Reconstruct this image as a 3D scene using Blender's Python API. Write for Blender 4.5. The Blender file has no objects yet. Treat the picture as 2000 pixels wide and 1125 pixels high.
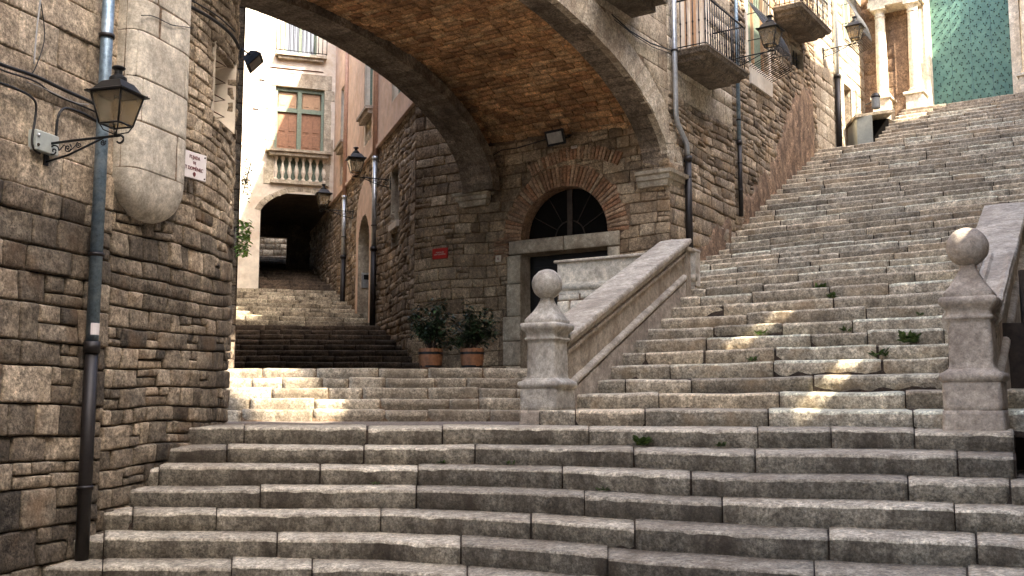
import bpy, math, random
from mathutils import Vector, Matrix, noise
PI = math.pi
rng = random.Random(7)
scene = bpy.context.scene
COL = scene.collection

# ------------------------------------------------------------------ camera and sight lines used for surveying the place
F = 2000.; PITCH = math.atan(238/2000.); CP, SP = math.cos(PITCH), math.sin(PITCH); CZ = .16
cam = bpy.data.cameras.new('camera'); co = bpy.data.objects.new('camera', cam); COL.objects.link(co)
cam.lens = 36; cam.sensor_width = 36; cam.clip_end = 2000; cam.clip_start = .05
co.location = (0, 0, CZ); co.rotation_euler = (PI/2+PITCH, 0, 0); scene.camera = co

def ray(px, py):
    v = 562.5-py
    return (px-1000., F*CP-v*SP, F*SP+v*CP)
def at(px, py, Y):
    r = ray(px, py); t = Y/r[1]; return (r[0]*t, Y, CZ+r[2]*t)
class Fr:                                   # a wall: origin, direction along it, outward normal
    def __init__(s, O, a, side=1):
        a = math.radians(a); s.O = O; s.e = (math.sin(a), math.cos(a)); s.n = (math.cos(a)*side, -math.sin(a)*side)
    def P(s, u, z, d=0): return (s.O[0]+s.e[0]*u+s.n[0]*d, s.O[1]+s.e[1]*u+s.n[1]*d, z)
    def uv(s, px, py, d=0):
        r = ray(px, py); ox = s.O[0]+s.n[0]*d; oy = s.O[1]+s.n[1]*d
        t = (ox*s.n[0]+oy*s.n[1])/(r[0]*s.n[0]+r[1]*s.n[1])
        return ((r[0]*t-ox)*s.e[0]+(r[1]*t-oy)*s.e[1], CZ+r[2]*t)
C0 = (2.485, 15.87)
W = Fr(C0, 34)            # palace wall beside the grand stair, faces right
D = Fr(C0, -58, -1)       # palace wall with the arched door, faces the camera
L = Fr((-1.61, 18.43), -18.7, -1)      # right-hand wall of the lane, faces left
FFr = Fr((-5.02, 28.5), -108.7, -1)    # house closing the lane
LW = Fr((-3.4, 7.5), 16.7)             # near left wall
CH = Fr((11.0, 24.4), 124, 1)          # church front
CH.n = (-.559, -.829)

# ------------------------------------------------------------------ scene graph helpers
ORI = {}
def link(o, parent=None):
    COL.objects.link(o)
    if parent is not None: o.parent = parent
    return o
def tag(o, label=None, cat=None, group=None, kind=None):
    if label: o['label'] = label
    if cat: o['category'] = cat
    if group: o['group'] = group
    if kind: o['kind'] = kind
    return o
def thing(name, label, cat, loc=(0, 0, 0), rz=0, group=None):
    o = bpy.data.objects.new(name, None); link(o); o.location = loc; o.rotation_euler = (0, 0, rz)
    o.empty_display_size = .2
    ORI[o.name] = Vector(loc) if rz == 0 else Vector((0, 0, 0))
    return tag(o, label, cat, group)
def tree_copy(o, loc, rz, label, sc=1):
    def cp(x, par):
        c = x.copy(); COL.objects.link(c)
        if par is not None: c.parent = par
        for ch in [k for k in kids.get(x.name, [])]: cp(ch, c)
        return c
    kids = {}
    for k in bpy.data.objects:
        if k.parent: kids.setdefault(k.parent.name, []).append(k)
    c = cp(o, None); c.location = loc; c.rotation_euler = (0, 0, rz); c.scale = (sc,)*3; c['label'] = label
    return c

class MB:
    def __init__(s): s.v = []; s.f = []; s.m = []; s.sm = []
    def add(s, vs, fs, mi=0, smooth=False):
        b = len(s.v); s.v += vs
        for f in fs: s.f.append(tuple(b+i for i in f)); s.m.append(mi); s.sm.append(smooth)
    def quad(s, a, b, c, d, mi=0): s.add([a, b, c, d], [(0, 1, 2, 3)], mi)
    def hexa(s, p, mi=0):      # p: 8 points, bottom 4 then top 4
        s.add(list(p), [(3, 2, 1, 0), (4, 5, 6, 7), (0, 1, 5, 4), (1, 2, 6, 5), (2, 3, 7, 6), (3, 0, 4, 7)], mi)
    def box(s, x0, x1, y0, y1, z0, z1, mi=0):
        s.hexa([(x0, y0, z0), (x1, y0, z0), (x1, y1, z0), (x0, y1, z0), (x0, y0, z1), (x1, y0, z1), (x1, y1, z1), (x0, y1, z1)], mi)
    def fbox(s, fr, u0, u1, z0, z1, d0, d1, mi=0, ch=0.0):
        if ch <= 0:
            P = fr.P
            s.hexa([P(u0, z0, d0), P(u1, z0, d0), P(u1, z0, d1), P(u0, z0, d1), P(u0, z1, d0), P(u1, z1, d0), P(u1, z1, d1), P(u0, z1, d1)], mi)
        else:
            ring = lambda z, c: [fr.P(u0+c, z, d0), fr.P(u1-c, z, d0), fr.P(u1-c, z, d1-c), fr.P(u0+c, z, d1-c)]
            vs = ring(z0, ch)+ring(z0+ch, 0)+ring(z1-ch, 0)+ring(z1, ch)
            fs = [(3, 2, 1, 0), (12, 13, 14, 15)]
            for k in range(3):
                for i in range(4): fs.append((k*4+i, k*4+(i+1) % 4, k*4+4+(i+1) % 4, k*4+4+i))
            s.add(vs, fs, mi)
    def profile(s, prof, place, n=4, mi=0, smooth=False, caps=True):
        # prof: list of (half width, z); place(x,y,z)->point ; square or round section
        vs = []; k = n
        for h, z in prof:
            for i in range(k):
                if n == 4:
                    x, y = ((-h, -h), (h, -h), (h, h), (-h, h))[i]
                else:
                    a = 2*PI*i/k; x, y = h*math.cos(a), h*math.sin(a)
                vs.append(place(x, y, z))
        fs = []
        for j in range(len(prof)-1):
            for i in range(k): fs.append((j*k+i, j*k+(i+1) % k, (j+1)*k+(i+1) % k, (j+1)*k+i))
        if caps: fs.append(tuple(range(k))[::-1]); fs.append(tuple((len(prof)-1)*k+i for i in range(k)))
        s.add(vs, fs, mi, smooth)
    def tube(s, pts, r, n=8, mi=0, closed=False):
        pts = [Vector(p) for p in pts]; N = len(pts); vs = []
        rr = r if isinstance(r, (list, tuple)) else [r]*N
        up = Vector((.13, .07, 1)).normalized()
        for i, p in enumerate(pts):
            t = (pts[min(i+1, N-1)]-pts[max(i-1, 0)])
            if t.length < 1e-9: t = Vector((0, 0, 1))
            t.normalize(); a = t.cross(up)
            if a.length < .05: a = t.cross(Vector((1, 0, 0)))
            a.normalize(); b = t.cross(a)
            for k in range(n):
                an = 2*PI*k/n; vs.append(tuple(p+(a*math.cos(an)+b*math.sin(an))*rr[i]))
        fs = []
        for j in range(N-1):
            for i in range(n): fs.append((j*n+i, j*n+(i+1) % n, (j+1)*n+(i+1) % n, (j+1)*n+i))
        fs.append(tuple(range(n))[::-1]); fs.append(tuple((N-1)*n+i for i in range(n)))
        s.add(vs, fs, mi, True)
    def sphere(s, c, r, nu=24, nv=14, mi=0, rough=0):
        vs = []; fs = []
        for j in range(nv+1):
            th = PI*j/nv
            for i in range(nu):
                ph = 2*PI*i/nu; d = Vector((math.sin(th)*math.cos(ph), math.sin(th)*math.sin(ph), math.cos(th)))
                q = r*(1+rough*noise.noise(d*3+Vector(c))); vs.append(tuple(Vector(c)+d*q))
        for j in range(nv):
            for i in range(nu): fs.append((j*nu+i, (j+1)*nu+i, (j+1)*nu+(i+1) % nu, j*nu+(i+1) % nu))
        s.add(vs, fs, mi, True)
    def build(s, name, mats, parent=None):
        me = bpy.data.meshes.new(name)
        off = Vector((0, 0, 0)); p = parent
        while p is not None:
            off = off+ORI.get(p.name, Vector((0, 0, 0))); p = p.parent
        me.from_pydata([(v[0]-off.x, v[1]-off.y, v[2]-off.z) for v in s.v], [], s.f)
        if not isinstance(mats, (list, tuple)): mats = [mats]
        for m in mats: me.materials.append(m)
        me.polygons.foreach_set('material_index', s.m)
        me.polygons.foreach_set('use_smooth', s.sm)
        me.update()
        o = bpy.data.objects.new(name, me); link(o, parent)
        return o

# ------------------------------------------------------------------ materials
def newmat(name):
    m = bpy.data.materials.new(name); m.use_nodes = True
    nt = m.node_tree; bs = nt.nodes['Principled BSDF']; return m, nt, bs
def N(nt, t, **kw):
    n = nt.nodes.new(t)
    for k, v in kw.items():
        if k in n.inputs: n.inputs[k].default_value = v
        else: setattr(n, k, v)
    return n
def rampn(nt, fac, stops):
    r = nt.nodes.new('ShaderNodeValToRGB'); e = r.color_ramp.elements
    while len(e) < len(stops): e.new(.5)
    for i, (p, c) in enumerate(stops):
        e[i].position = p; e[i].color = (c[0], c[1], c[2], 1) if not isinstance(c, (int, float)) else (c, c, c, 1)
    nt.links.new(fac, r.inputs[0]); return r.outputs[0]
def mix(nt, a, b, fac, mode='MIX'):
    n = nt.nodes.new('ShaderNodeMix'); n.data_type = 'RGBA'; n.blend_type = mode
    for sock, val in ((n.inputs[0], fac), (n.inputs[6], a), (n.inputs[7], b)):
        if isinstance(val, (int, float)): sock.default_value = val
        elif isinstance(val, tuple): sock.default_value = (val[0], val[1], val[2], 1)
        else: nt.links.new(val, sock)
    return n.outputs[2]
def tex(nt, kind, scale, vec=None, **kw):
    t = N(nt, kind); t.inputs['Scale'].default_value = scale
    for k, v in kw.items(): t.inputs[k].default_value = v
    if vec is not None: nt.links.new(vec, t.inputs['Vector'])
    return t
def stone(name, cols, dark=(.05, .04, .03), damt=.5, dscale=1.2, streak=0., fine=55, bump=.6, rough=.9, warm=None, tone=.5, bd=.012, pits=.5, dthr=.5, spk=1.):
    m, nt, bs = newmat(name); lk = nt.links.new
    tc = N(nt, 'ShaderNodeTexCoord'); geo = N(nt, 'ShaderNodeNewGeometry'); V = tc.outputs['Object']
    cols = cols*2 if len(cols) == 1 else cols; k = len(cols); base = rampn(nt, geo.outputs['Random Per Island'], [(i/(k-1) if k > 1 else 0, c) for i, c in enumerate(cols)])
    n1 = tex(nt, 'ShaderNodeTexNoise', 7, V, Detail=6, Roughness=.65)
    base = mix(nt, base, rampn(nt, n1.outputs[0], [(.32, .4), (.68, 1.55)]), tone, 'MULTIPLY')
    n2 = tex(nt, 'ShaderNodeTexNoise', fine, V, Detail=5, Roughness=.75)
    base = mix(nt, base, rampn(nt, n2.outputs[0], [(.38, .25), (.5, 1.), (.63, 1.8)]), .6*spk, 'MULTIPLY')
    n7 = tex(nt, 'ShaderNodeTexNoise', 19, V, Detail=5, Roughness=.7)
    base = mix(nt, base, rampn(nt, n7.outputs[0], [(.36, .4), (.5, 1.), (.64, 1.6)]), .7*min(1, spk+.2), 'MULTIPLY')
    if warm:
        n4 = tex(nt, 'ShaderNodeTexNoise', 2.3, V, Detail=4, Roughness=.6)
        base = mix(nt, base, warm, rampn(nt, n4.outputs[0], [(.52, 0.), (.7, .6)]))
    mp = N(nt, 'ShaderNodeMapping'); lk(V, mp.inputs[0]); mp.inputs['Scale'].default_value = (1, 1, 1-streak*.85)
    n3 = tex(nt, 'ShaderNodeTexNoise', dscale, mp.outputs[0], Detail=8, Roughness=.68)
    base = mix(nt, base, dark, rampn(nt, n3.outputs[0], [(dthr-.06, 0.), (dthr+.16, damt)]))
    vo = tex(nt, 'ShaderNodeTexVoronoi', fine*.7, V); vo.feature = 'F1'
    pit = rampn(nt, vo.outputs['Distance'], [(0.05, 0.), (.3, 1.)])
    base = mix(nt, base, (.02, .016, .012), rampn(nt, mix(nt, pit, n2.outputs[0], .5), [(.28, pits*.8), (.42, 0.)]))
    base = mix(nt, base, (1.015, .99, .92), 1., 'MULTIPLY')
    lk(base, bs.inputs['Base Color']); bs.inputs['Roughness'].default_value = rough
    bs.inputs['Specular IOR Level'].default_value = .25
    n5 = tex(nt, 'ShaderNodeTexNoise', fine*.35, V, Detail=8, Roughness=.72)
    h = mix(nt, n5.outputs[0], n2.outputs[0], .35); h = mix(nt, h, pit, .25, 'MULTIPLY')
    b = N(nt, 'ShaderNodeBump'); b.inputs['Strength'].default_value = bump; b.inputs['Distance'].default_value = bd
    lk(h, b.inputs['Height']); lk(b.outputs[0], bs.inputs['Normal'])
    return m
def plain(name, c, rough=.6, metal=0, var=.25, scale=12, bump=.15, spec=.4, dark=None, bd=.005):
    m, nt, bs = newmat(name); lk = nt.links.new
    tc = N(nt, 'ShaderNodeTexCoord'); V = tc.outputs['Object']
    n1 = tex(nt, 'ShaderNodeTexNoise', scale, V, Detail=7, Roughness=.7)
    base = mix(nt, c, rampn(nt, n1.outputs[0], [(.3, 1-var*1.6), (.7, 1+var)]), 1., 'MULTIPLY')
    if dark:
        n2 = tex(nt, 'ShaderNodeTexNoise', scale*.3, V, Detail=8, Roughness=.7)
        base = mix(nt, base, dark, rampn(nt, n2.outputs[0], [(.48, 0.), (.64, .8)]))
    lk(base, bs.inputs['Base Color']); bs.inputs['Roughness'].default_value = rough; bs.inputs['Metallic'].default_value = metal
    bs.inputs['Specular IOR Level'].default_value = spec
    b = N(nt, 'ShaderNodeBump'); b.inputs['Strength'].default_value = bump; b.inputs['Distance'].default_value = bd
    lk(n1.outputs[0], b.inputs['Height']); lk(b.outputs[0], bs.inputs['Normal'])
    return m
def glassmat(name, tint=(.8, .75, .65), dirt=.25):
    m, nt, bs = newmat(name); lk = nt.links.new
    tr = N(nt, 'ShaderNodeBsdfTransparent'); tr.inputs[0].default_value = (*tint, 1)
    bs.inputs['Base Color'].default_value = (.5, .42, .3, 1); bs.inputs['Roughness'].default_value = .08
    ms = N(nt, 'ShaderNodeMixShader'); n = tex(nt, 'ShaderNodeTexNoise', 9, None, Detail=4)
    tc = N(nt, 'ShaderNodeTexCoord'); lk(tc.outputs['Object'], n.inputs['Vector'])
    lk(rampn(nt, n.outputs[0], [(.35, dirt*.6), (.7, dirt*1.7)]), ms.inputs[0]); lk(tr.outputs[0], ms.inputs[1]); lk(bs.outputs[0], ms.inputs[2])
    lk(ms.outputs[0], nt.nodes['Material Output'].inputs[0]); return m

M = {}
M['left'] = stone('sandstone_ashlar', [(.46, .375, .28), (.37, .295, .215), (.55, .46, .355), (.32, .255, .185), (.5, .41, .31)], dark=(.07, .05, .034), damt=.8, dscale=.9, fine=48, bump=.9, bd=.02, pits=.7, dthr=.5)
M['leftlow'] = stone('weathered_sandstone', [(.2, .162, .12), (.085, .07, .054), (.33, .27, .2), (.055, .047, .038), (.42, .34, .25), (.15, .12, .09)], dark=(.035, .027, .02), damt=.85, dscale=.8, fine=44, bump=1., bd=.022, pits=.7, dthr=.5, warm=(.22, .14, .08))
M['mortar'] = stone('old_mortar', [(.19, .13, .085)], dark=(.05, .035, .025), damt=.7, dscale=2., fine=60, bump=.8, bd=.01)
M['lightmortar'] = stone('pale_mortar', [(.33, .27, .19)], dark=(.1, .07, .045), damt=.7, dscale=2., fine=60, bump=.9, bd=.014)
M['darkmortar'] = stone('dark_joint', [(.055, .04, .03)], dark=(.02, .015, .012), damt=.7, dscale=2., fine=60, bump=.6)
M['pale'] = stone('pale_dressed_stone', [(.6, .55, .47), (.52, .475, .4), (.66, .61, .53)], dark=(.2, .16, .12), damt=.55, dscale=1.3, streak=.7, fine=70, bump=.4, bd=.008, pits=.2, spk=.4)
M['palace'] = stone('palace_masonry', [(.33, .26, .18), (.2, .155, .11), (.45, .36, .265), (.14, .105, .075), (.4, .33, .25)], dark=(.055, .04, .028), damt=.7, dscale=.9, fine=40, bump=.9, bd=.02, warm=(.32, .2, .1), pits=.5, dthr=.52)
M['palace_up'] = stone('upper_palace_ashlar', [(.46, .4, .31), (.38, .32, .245), (.52, .46, .37)], dark=(.17, .12, .08), damt=.7, dscale=1., streak=.6, fine=50, bump=.5, bd=.01, pits=.3)
M['dwall'] = stone('door_wall_masonry', [(.4, .305, .2), (.26, .19, .125), (.5, .4, .28), (.2, .145, .095), (.44, .34, .23)], dark=(.045, .032, .022), damt=.75, dscale=1., fine=42, bump=.9, bd=.018, warm=(.24, .15, .08))
M['frame'] = stone('dressed_door_stone', [(.46, .41, .32), (.38, .33, .26)], dark=(.14, .1, .07), damt=.65, dscale=2.2, streak=.5, fine=60, bump=.5, bd=.01, pits=.3, spk=.4)
M['rib'] = stone('arch_rib_stone', [(.2, .16, .12), (.15, .12, .09), (.25, .2, .155)], dark=(.05, .036, .026), damt=.8, dscale=1.3, fine=48, bump=.6, bd=.01)
M['brick'] = stone('vault_brick', [(.46, .25, .12), (.56, .34, .17), (.33, .16, .075), (.6, .4, .22), (.26, .14, .07), (.5, .29, .14)], dark=(.09, .05, .026), damt=.6, dscale=1.1, fine=45, bump=.6, bd=.01, tone=.6, pits=.35)
M['brickmortar'] = stone('vault_mortar', [(.42, .31, .2)], dark=(.12, .07, .04), damt=.6, dscale=1.3, fine=60, bump=.6)
M['thinbrick'] = stone('arch_brick', [(.36, .2, .12), (.3, .17, .1), (.44, .3, .2), (.24, .14, .085), (.42, .32, .22)], dark=(.1, .055, .035), damt=.6, dscale=1.8, fine=60, bump=.5)
SC = [(.33, .29, .228), (.22, .193, .152), (.46, .41, .33), (.3, .262, .2), (.39, .325, .24), (.17, .149, .118), (.37, .326, .257)]
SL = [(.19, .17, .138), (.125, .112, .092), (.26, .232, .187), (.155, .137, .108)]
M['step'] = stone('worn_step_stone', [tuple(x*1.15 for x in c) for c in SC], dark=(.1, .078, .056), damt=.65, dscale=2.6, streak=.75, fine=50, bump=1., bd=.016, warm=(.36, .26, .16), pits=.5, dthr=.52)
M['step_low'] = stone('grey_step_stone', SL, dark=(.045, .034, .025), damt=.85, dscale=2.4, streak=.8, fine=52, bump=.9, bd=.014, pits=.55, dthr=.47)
M['tread'] = stone('skylit_tread', [tuple(min(.65, x*1.6) for x in c) for c in SC], dark=(.16, .12, .085), damt=.5, dscale=2.2, fine=50, bump=.6, bd=.01, pits=.3)  # lightened step stone: skylight on the treads painted in, along with wear
M['tread_low'] = stone('skylit_lower_tread', [tuple(min(.6, x*2.) for x in c) for c in SL], dark=(.15, .115, .085), damt=.5, dscale=2., fine=52, bump=.5, bd=.01, pits=.3)  # lower step stone lightened likewise, skylight put into the tread colour
M['step_pale'] = stone('pale_step_stone', [(.36, .31, .24), (.26, .22, .17), (.44, .38, .3)], dark=(.13, .1, .07), damt=.75, dscale=1.8, streak=.5, fine=50, bump=.6, bd=.012)
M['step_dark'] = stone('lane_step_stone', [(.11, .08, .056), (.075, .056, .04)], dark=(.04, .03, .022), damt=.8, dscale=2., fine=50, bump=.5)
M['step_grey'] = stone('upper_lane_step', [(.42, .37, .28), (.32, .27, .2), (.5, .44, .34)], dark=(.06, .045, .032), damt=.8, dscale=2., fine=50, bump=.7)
M['ball'] = stone('newel_stone', [(.42, .395, .355)], dark=(.15, .13, .11), damt=.7, dscale=4., streak=.5, fine=75, bump=.6, bd=.008, pits=.35, spk=.4)
M['newel_warm'] = stone('warm_newel_stone', [(.38, .33, .28)], dark=(.14, .11, .09), damt=.65, dscale=3., fine=65, bump=.8, bd=.01, pits=.6, spk=.4)
M['coping'] = stone('coping_stone', [(.45, .4, .335), (.4, .355, .3)], dark=(.17, .135, .105), damt=.6, dscale=2.4, fine=60, bump=.5, bd=.008, spk=.4)
M['panel'] = stone('parapet_render', [(.38, .32, .25), (.33, .28, .225), (.41, .35, .28)], dark=(.16, .115, .075), damt=.65, dscale=2.2, fine=55, bump=.5, bd=.01, spk=.4)
M['plaster'] = plain('pink_lime_plaster', (.66, .48, .35), .9, var=.16, scale=4, bump=.4, dark=(.5, .31, .19), bd=.012)
M['white'] = plain('pale_lime_plaster', (.68, .6, .48), .9, var=.16, scale=4, bump=.4, dark=(.5, .38, .26), bd=.012)
M['cream'] = plain('unseen_house_plaster', (.28, .235, .175), .9, var=.1, scale=3)  # dull colour for the added houses, cutting bounce light onto the risers
M['redplaster'] = stone('rusty_peeling_plaster', [(.27, .18, .12), (.27, .18, .12)], dark=(.09, .06, .042), damt=.9, dscale=4., streak=.7, fine=30, bump=1., bd=.02, warm=(.42, .3, .2), dthr=.46, tone=1.)
M['wood'] = plain('brown_shutter_wood', (.27, .13, .065), .6, var=.25, scale=14, bump=.3)
M['tan'] = plain('tan_wood', (.38, .23, .125), .6, var=.15, scale=14)
M['greenwood'] = plain('faded_green_frame_paint', (.16, .2, .14), .6, var=.25, scale=20)
M['blackwood'] = plain('near_black_door_paint', (.012, .011, .01), .6, var=.2, scale=20, spec=.2)
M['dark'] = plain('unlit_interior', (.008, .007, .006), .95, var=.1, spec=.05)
M['darkwood'] = plain('old_dark_boards', (.05, .035, .024), .8, var=.4, scale=9, bump=.5)
M['iron'] = plain('black_wrought_iron', (.012, .012, .012), .45, .3, var=.3, scale=40, bump=.2)
M['lampblack'] = plain('lantern_black_paint', (.014, .014, .014), .4, .2, var=.2, scale=30, bump=.1, spec=.35)
M['rust'] = plain('rusty_iron', (.12, .045, .02), .8, .2, var=.4, scale=40)
M['zinc'] = plain('blue_grey_zinc', (.2, .27, .32), .45, .55, var=.3, scale=28, bump=.2, dark=(.33, .4, .44))
M['steel'] = plain('pale_zinc_pipe', (.5, .52, .53), .35, .7, var=.2, scale=20)
M['pipeblack'] = plain('black_cast_pipe', (.016, .012, .01), .5, .1, var=.3, scale=30)
M['pipebrown'] = plain('salmon_painted_pipe', (.5, .3, .2), .6, 0, var=.15, scale=15)
M['cable'] = plain('black_cable', (.015, .014, .013), .55, 0, var=.1)
M['greycable'] = plain('grey_cable', (.35, .34, .32), .6, 0, var=.1)
M['plastic'] = plain('grey_green_plastic', (.4, .42, .37), .5, 0, var=.12)
M['bingrey'] = plain('dull_grey_metal', (.22, .22, .2), .6, 0, var=.15)
M['marble'] = plain('white_marble', (.72, .66, .62), .35, 0, var=.06, scale=8)
M['ink'] = plain('dark_red_letters', (.16, .03, .03), .6)
M['redsign'] = plain('red_enamel', (.45, .03, .02), .4, 0, var=.1)
M['redsignlit'] = plain('sunlit_red_enamel', (.75, .06, .03), .4, 0, var=.1)  # lit copy of the red enamel, sunlight put into its colour
M['tile'] = plain('cream_tile', (.6, .53, .42), .4, 0, var=.08)
M['churchgreen'] = plain('green_door_sheet', (.1, .2, .145), .5, .1, var=.2, scale=3, bump=.1, dark=(.06, .14, .105))
M['stud'] = plain('dark_iron_stud', (.02, .035, .028), .4, .5)
M['church'] = stone('church_limestone', [(.66, .6, .5), (.6, .54, .44), (.7, .64, .54)], dark=(.38, .29, .19), damt=.45, dscale=1.6, streak=.6, fine=50, bump=.3, bd=.008, pits=.2, spk=.4)
M['churchbrown'] = stone('church_brown_stone', [(.3, .2, .125), (.24, .155, .095), (.36, .25, .165)], dark=(.1, .06, .04), damt=.6, dscale=1.6, fine=45, bump=.5)
M['barrel'] = plain('orange_barrel_wood', (.2, .085, .035), .6, 0, var=.3, scale=16, bump=.3)
M['soil'] = plain('potting_soil', (.03, .02, .013), .95)
M['glass'] = glassmat('dusty_lamp_glass')
M['winglass'] = plain('window_glass', (.05, .055, .06), .05, 0, var=.05, spec=.8)
M['bulb'] = plain('lamp_bulb_glass', (.75, .66, .5), .15, 0, var=.05, spec=.8)
M['alu'] = plain('floodlight_reflector', (.55, .52, .45), .3, .6, var=.2)
M['roof'] = plain('clay_roof_tile', (.4, .2, .11), .8, 0, var=.3, scale=6)
def leafmat(name, a, b, spec=.5):
    m, nt, bs = newmat(name); geo = N(nt, 'ShaderNodeNewGeometry')
    nt.links.new(rampn(nt, geo.outputs['Random Per Island'], [(0, a), (.7, b), (1, tuple(min(1, x*1.9) for x in b))]), bs.inputs['Base Color'])
    bs.inputs['Roughness'].default_value = .35; bs.inputs['Specular IOR Level'].default_value = spec; return m
M['leaf'] = leafmat('glossy_dark_leaf', (.007, .016, .006), (.022, .042, .015))
M['weedleaf'] = leafmat('fresh_weed_leaf', (.045, .075, .02), (.08, .12, .035), .3)
M['ivy'] = leafmat('ivy_leaf', (.1, .18, .03), (.2, .3, .06), .3)
def cobble():
    m, nt, bs = newmat('cobbled_landing'); lk = nt.links.new
    tc = N(nt, 'ShaderNodeTexCoord'); V = tc.outputs['Object']
    v = tex(nt, 'ShaderNodeTexVoronoi', 14, V); v2 = tex(nt, 'ShaderNodeTexVoronoi', 14, V); v2.feature = 'DISTANCE_TO_EDGE'
    n = tex(nt, 'ShaderNodeTexNoise', 40, V, Detail=5)
    c = mix(nt, (.25, .2, .155), (.15, .12, .095), v.outputs['Color']); e = rampn(nt, v2.outputs[0], [(.0, .25), (.09, 1.)])
    c = mix(nt, c, e, 1., 'MULTIPLY'); c = mix(nt, c, rampn(nt, n.outputs[0], [(.3, .6), (.7, 1.4)]), .7, 'MULTIPLY')
    lk(c, bs.inputs['Base Color']); bs.inputs['Roughness'].default_value = .9
    b = N(nt, 'ShaderNodeBump'); b.inputs['Distance'].default_value = .02; b.inputs['Strength'].default_value = .8; lk(e, b.inputs['Height']); lk(b.outputs[0], bs.inputs['Normal'])
    return m
M['cobble'] = cobble()

# ------------------------------------------------------------------ masonry
def subtract(rects, hole):
    ha, hb, hc, hd = hole; out = []
    for (a, b, c, d) in rects:
        if hb <= a or ha >= b or hd <= c or hc >= d: out.append((a, b, c, d)); continue
        if a < ha: out.append((a, ha, c, d))
        if b > hb: out.append((hb, b, c, d))
        a2, b2 = max(a, ha), min(b, hb)
        if c < hc: out.append((a2, b2, c, hc))
        if d > hd: out.append((a2, b2, hd, d))
    return out
def block(mb, pf, a, b, c, d, relief, res, rough, r, gap, mi, warp, push=None):
    a += gap; b -= gap; c += gap; d -= gap
    w, h = b-a, d-c
    if w < .03 or h < .02: return
    nx = max(5, int(w/res)+4); nz = max(5, int(h/res)+4)
    tilt = (r.uniform(-1, 1)*rough*.6, r.uniform(-1, 1)*rough*.6); base = r.uniform(-.5, .5)*rough
    rd = min(w, h)*.3
    rr = min(rd*.6, .014); sd = r.uniform(0, 50)
    def row(t, n, L):     # denser near both ends
        return 0 if t == 0 else L if t == n-1 else rr*.4 if t == 1 else L-rr*.4 if t == n-2 else rr+(L-2*rr)*(t-2)/(n-5) if n > 5 else L/2
    vs = []
    for j in range(nz):
        for i in range(nx):
            x, y = row(i, nx, w), row(j, nz, h)
            ex, ey = min(x, w-x), min(y, h-y)
            # round the corners in plan
            X, Z = a+x, c+y
            q = Vector((X*3.1, Z*3.1, sd))
            nn = noise.noise(q); n2 = noise.noise(q*4.3)
            edge = min(ex, ey)
            if ex < rr and ey < rr:
                k = (1-ex/rr)*(1-ey/rr)*rr*.35
                X += k if x < w/2 else -k; Z += k if y < h/2 else -k
            if edge < 1e-6:
                X += n2*gap*1.3; Z += nn*gap*1.3
            dd = relief*(1-math.exp(-edge/(rr*.3)))+base+tilt[0]*(x/w-.5)+tilt[1]*(y/h-.5)+nn*rough*.7+n2*rough*.45
            if warp: 
                q = Vector((X*.9, Z*.9, 3.3)); X2 = X+noise.noise(q)*warp; Z2 = Z+noise.noise(q+Vector((9, 4, 2)))*warp
                X, Z = X2, Z2
            if push: X, Z = push(X, Z)
            vs.append((X, Z, dd))
    pts = [pf(*v) for v in vs]
    fs = [(j*nx+i, j*nx+i+1, (j+1)*nx+i+1, (j+1)*nx+i) for j in range(nz-1) for i in range(nx-1)]
    # skirt into the wall
    bd = [i for i in range(nx)]+[j*nx+nx-1 for j in range(1, nz)]+[(nz-1)*nx+i for i in range(nx-2, -1, -1)]+[j*nx for j in range(nz-2, 0, -1)]
    o = len(pts); pts += [pf(vs[k][0], vs[k][1], -.06) for k in bd]
    n = len(bd)
    fs += [(bd[(i+1) % n], bd[i], o+i, o+(i+1) % n) for i in range(n)]
    mb.add(pts, fs, mi, True)
def masonry(mb, pf, u0, u1, z0, z1, ch=(.2, .3), bl=(.25, .6), holes=(), warp=0., gap=.008, relief=.02, res=.07, rough=.012, mi=0, inside=None, push=None, seed=1, back=None, zlow=None, split=0.):
    r = random.Random(seed); z = z0
    while z < z1-.02:
        h = r.uniform(*ch)
        if z+h > z1-ch[0]*.5: h = z1-z
        u = u0-r.uniform(0, bl[0])
        while u < u1:
            w = r.uniform(*bl)
            if u+w > u1-bl[0]*.4: w = u1-u
            a, b = max(u, u0), min(u+w, u1)
            if b-a > .03 and not (zlow and z+h < zlow((a+b)/2)):
                parts = [(a, b, z, z+h)]
                if split and h > .14 and r.random() < split:
                    m = z+h*r.uniform(.4, .6); k = a+(b-a)*r.uniform(.35, .65)
                    parts = [(a, b, z, m), (a, k, m, z+h), (k, b, m, z+h)]
                for hl in holes: parts = subtract(parts, hl)
                for q in parts:
                    if q[1]-q[0] < .04 or q[3]-q[2] < .03: continue
                    if inside and inside((q[0]+q[1])/2, (q[2]+q[3])/2): continue
                    block(mb, pf, q[0], q[1], q[2], q[3], relief, res, rough, r, gap, mi, warp, push)
            u += w
        z += h
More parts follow.
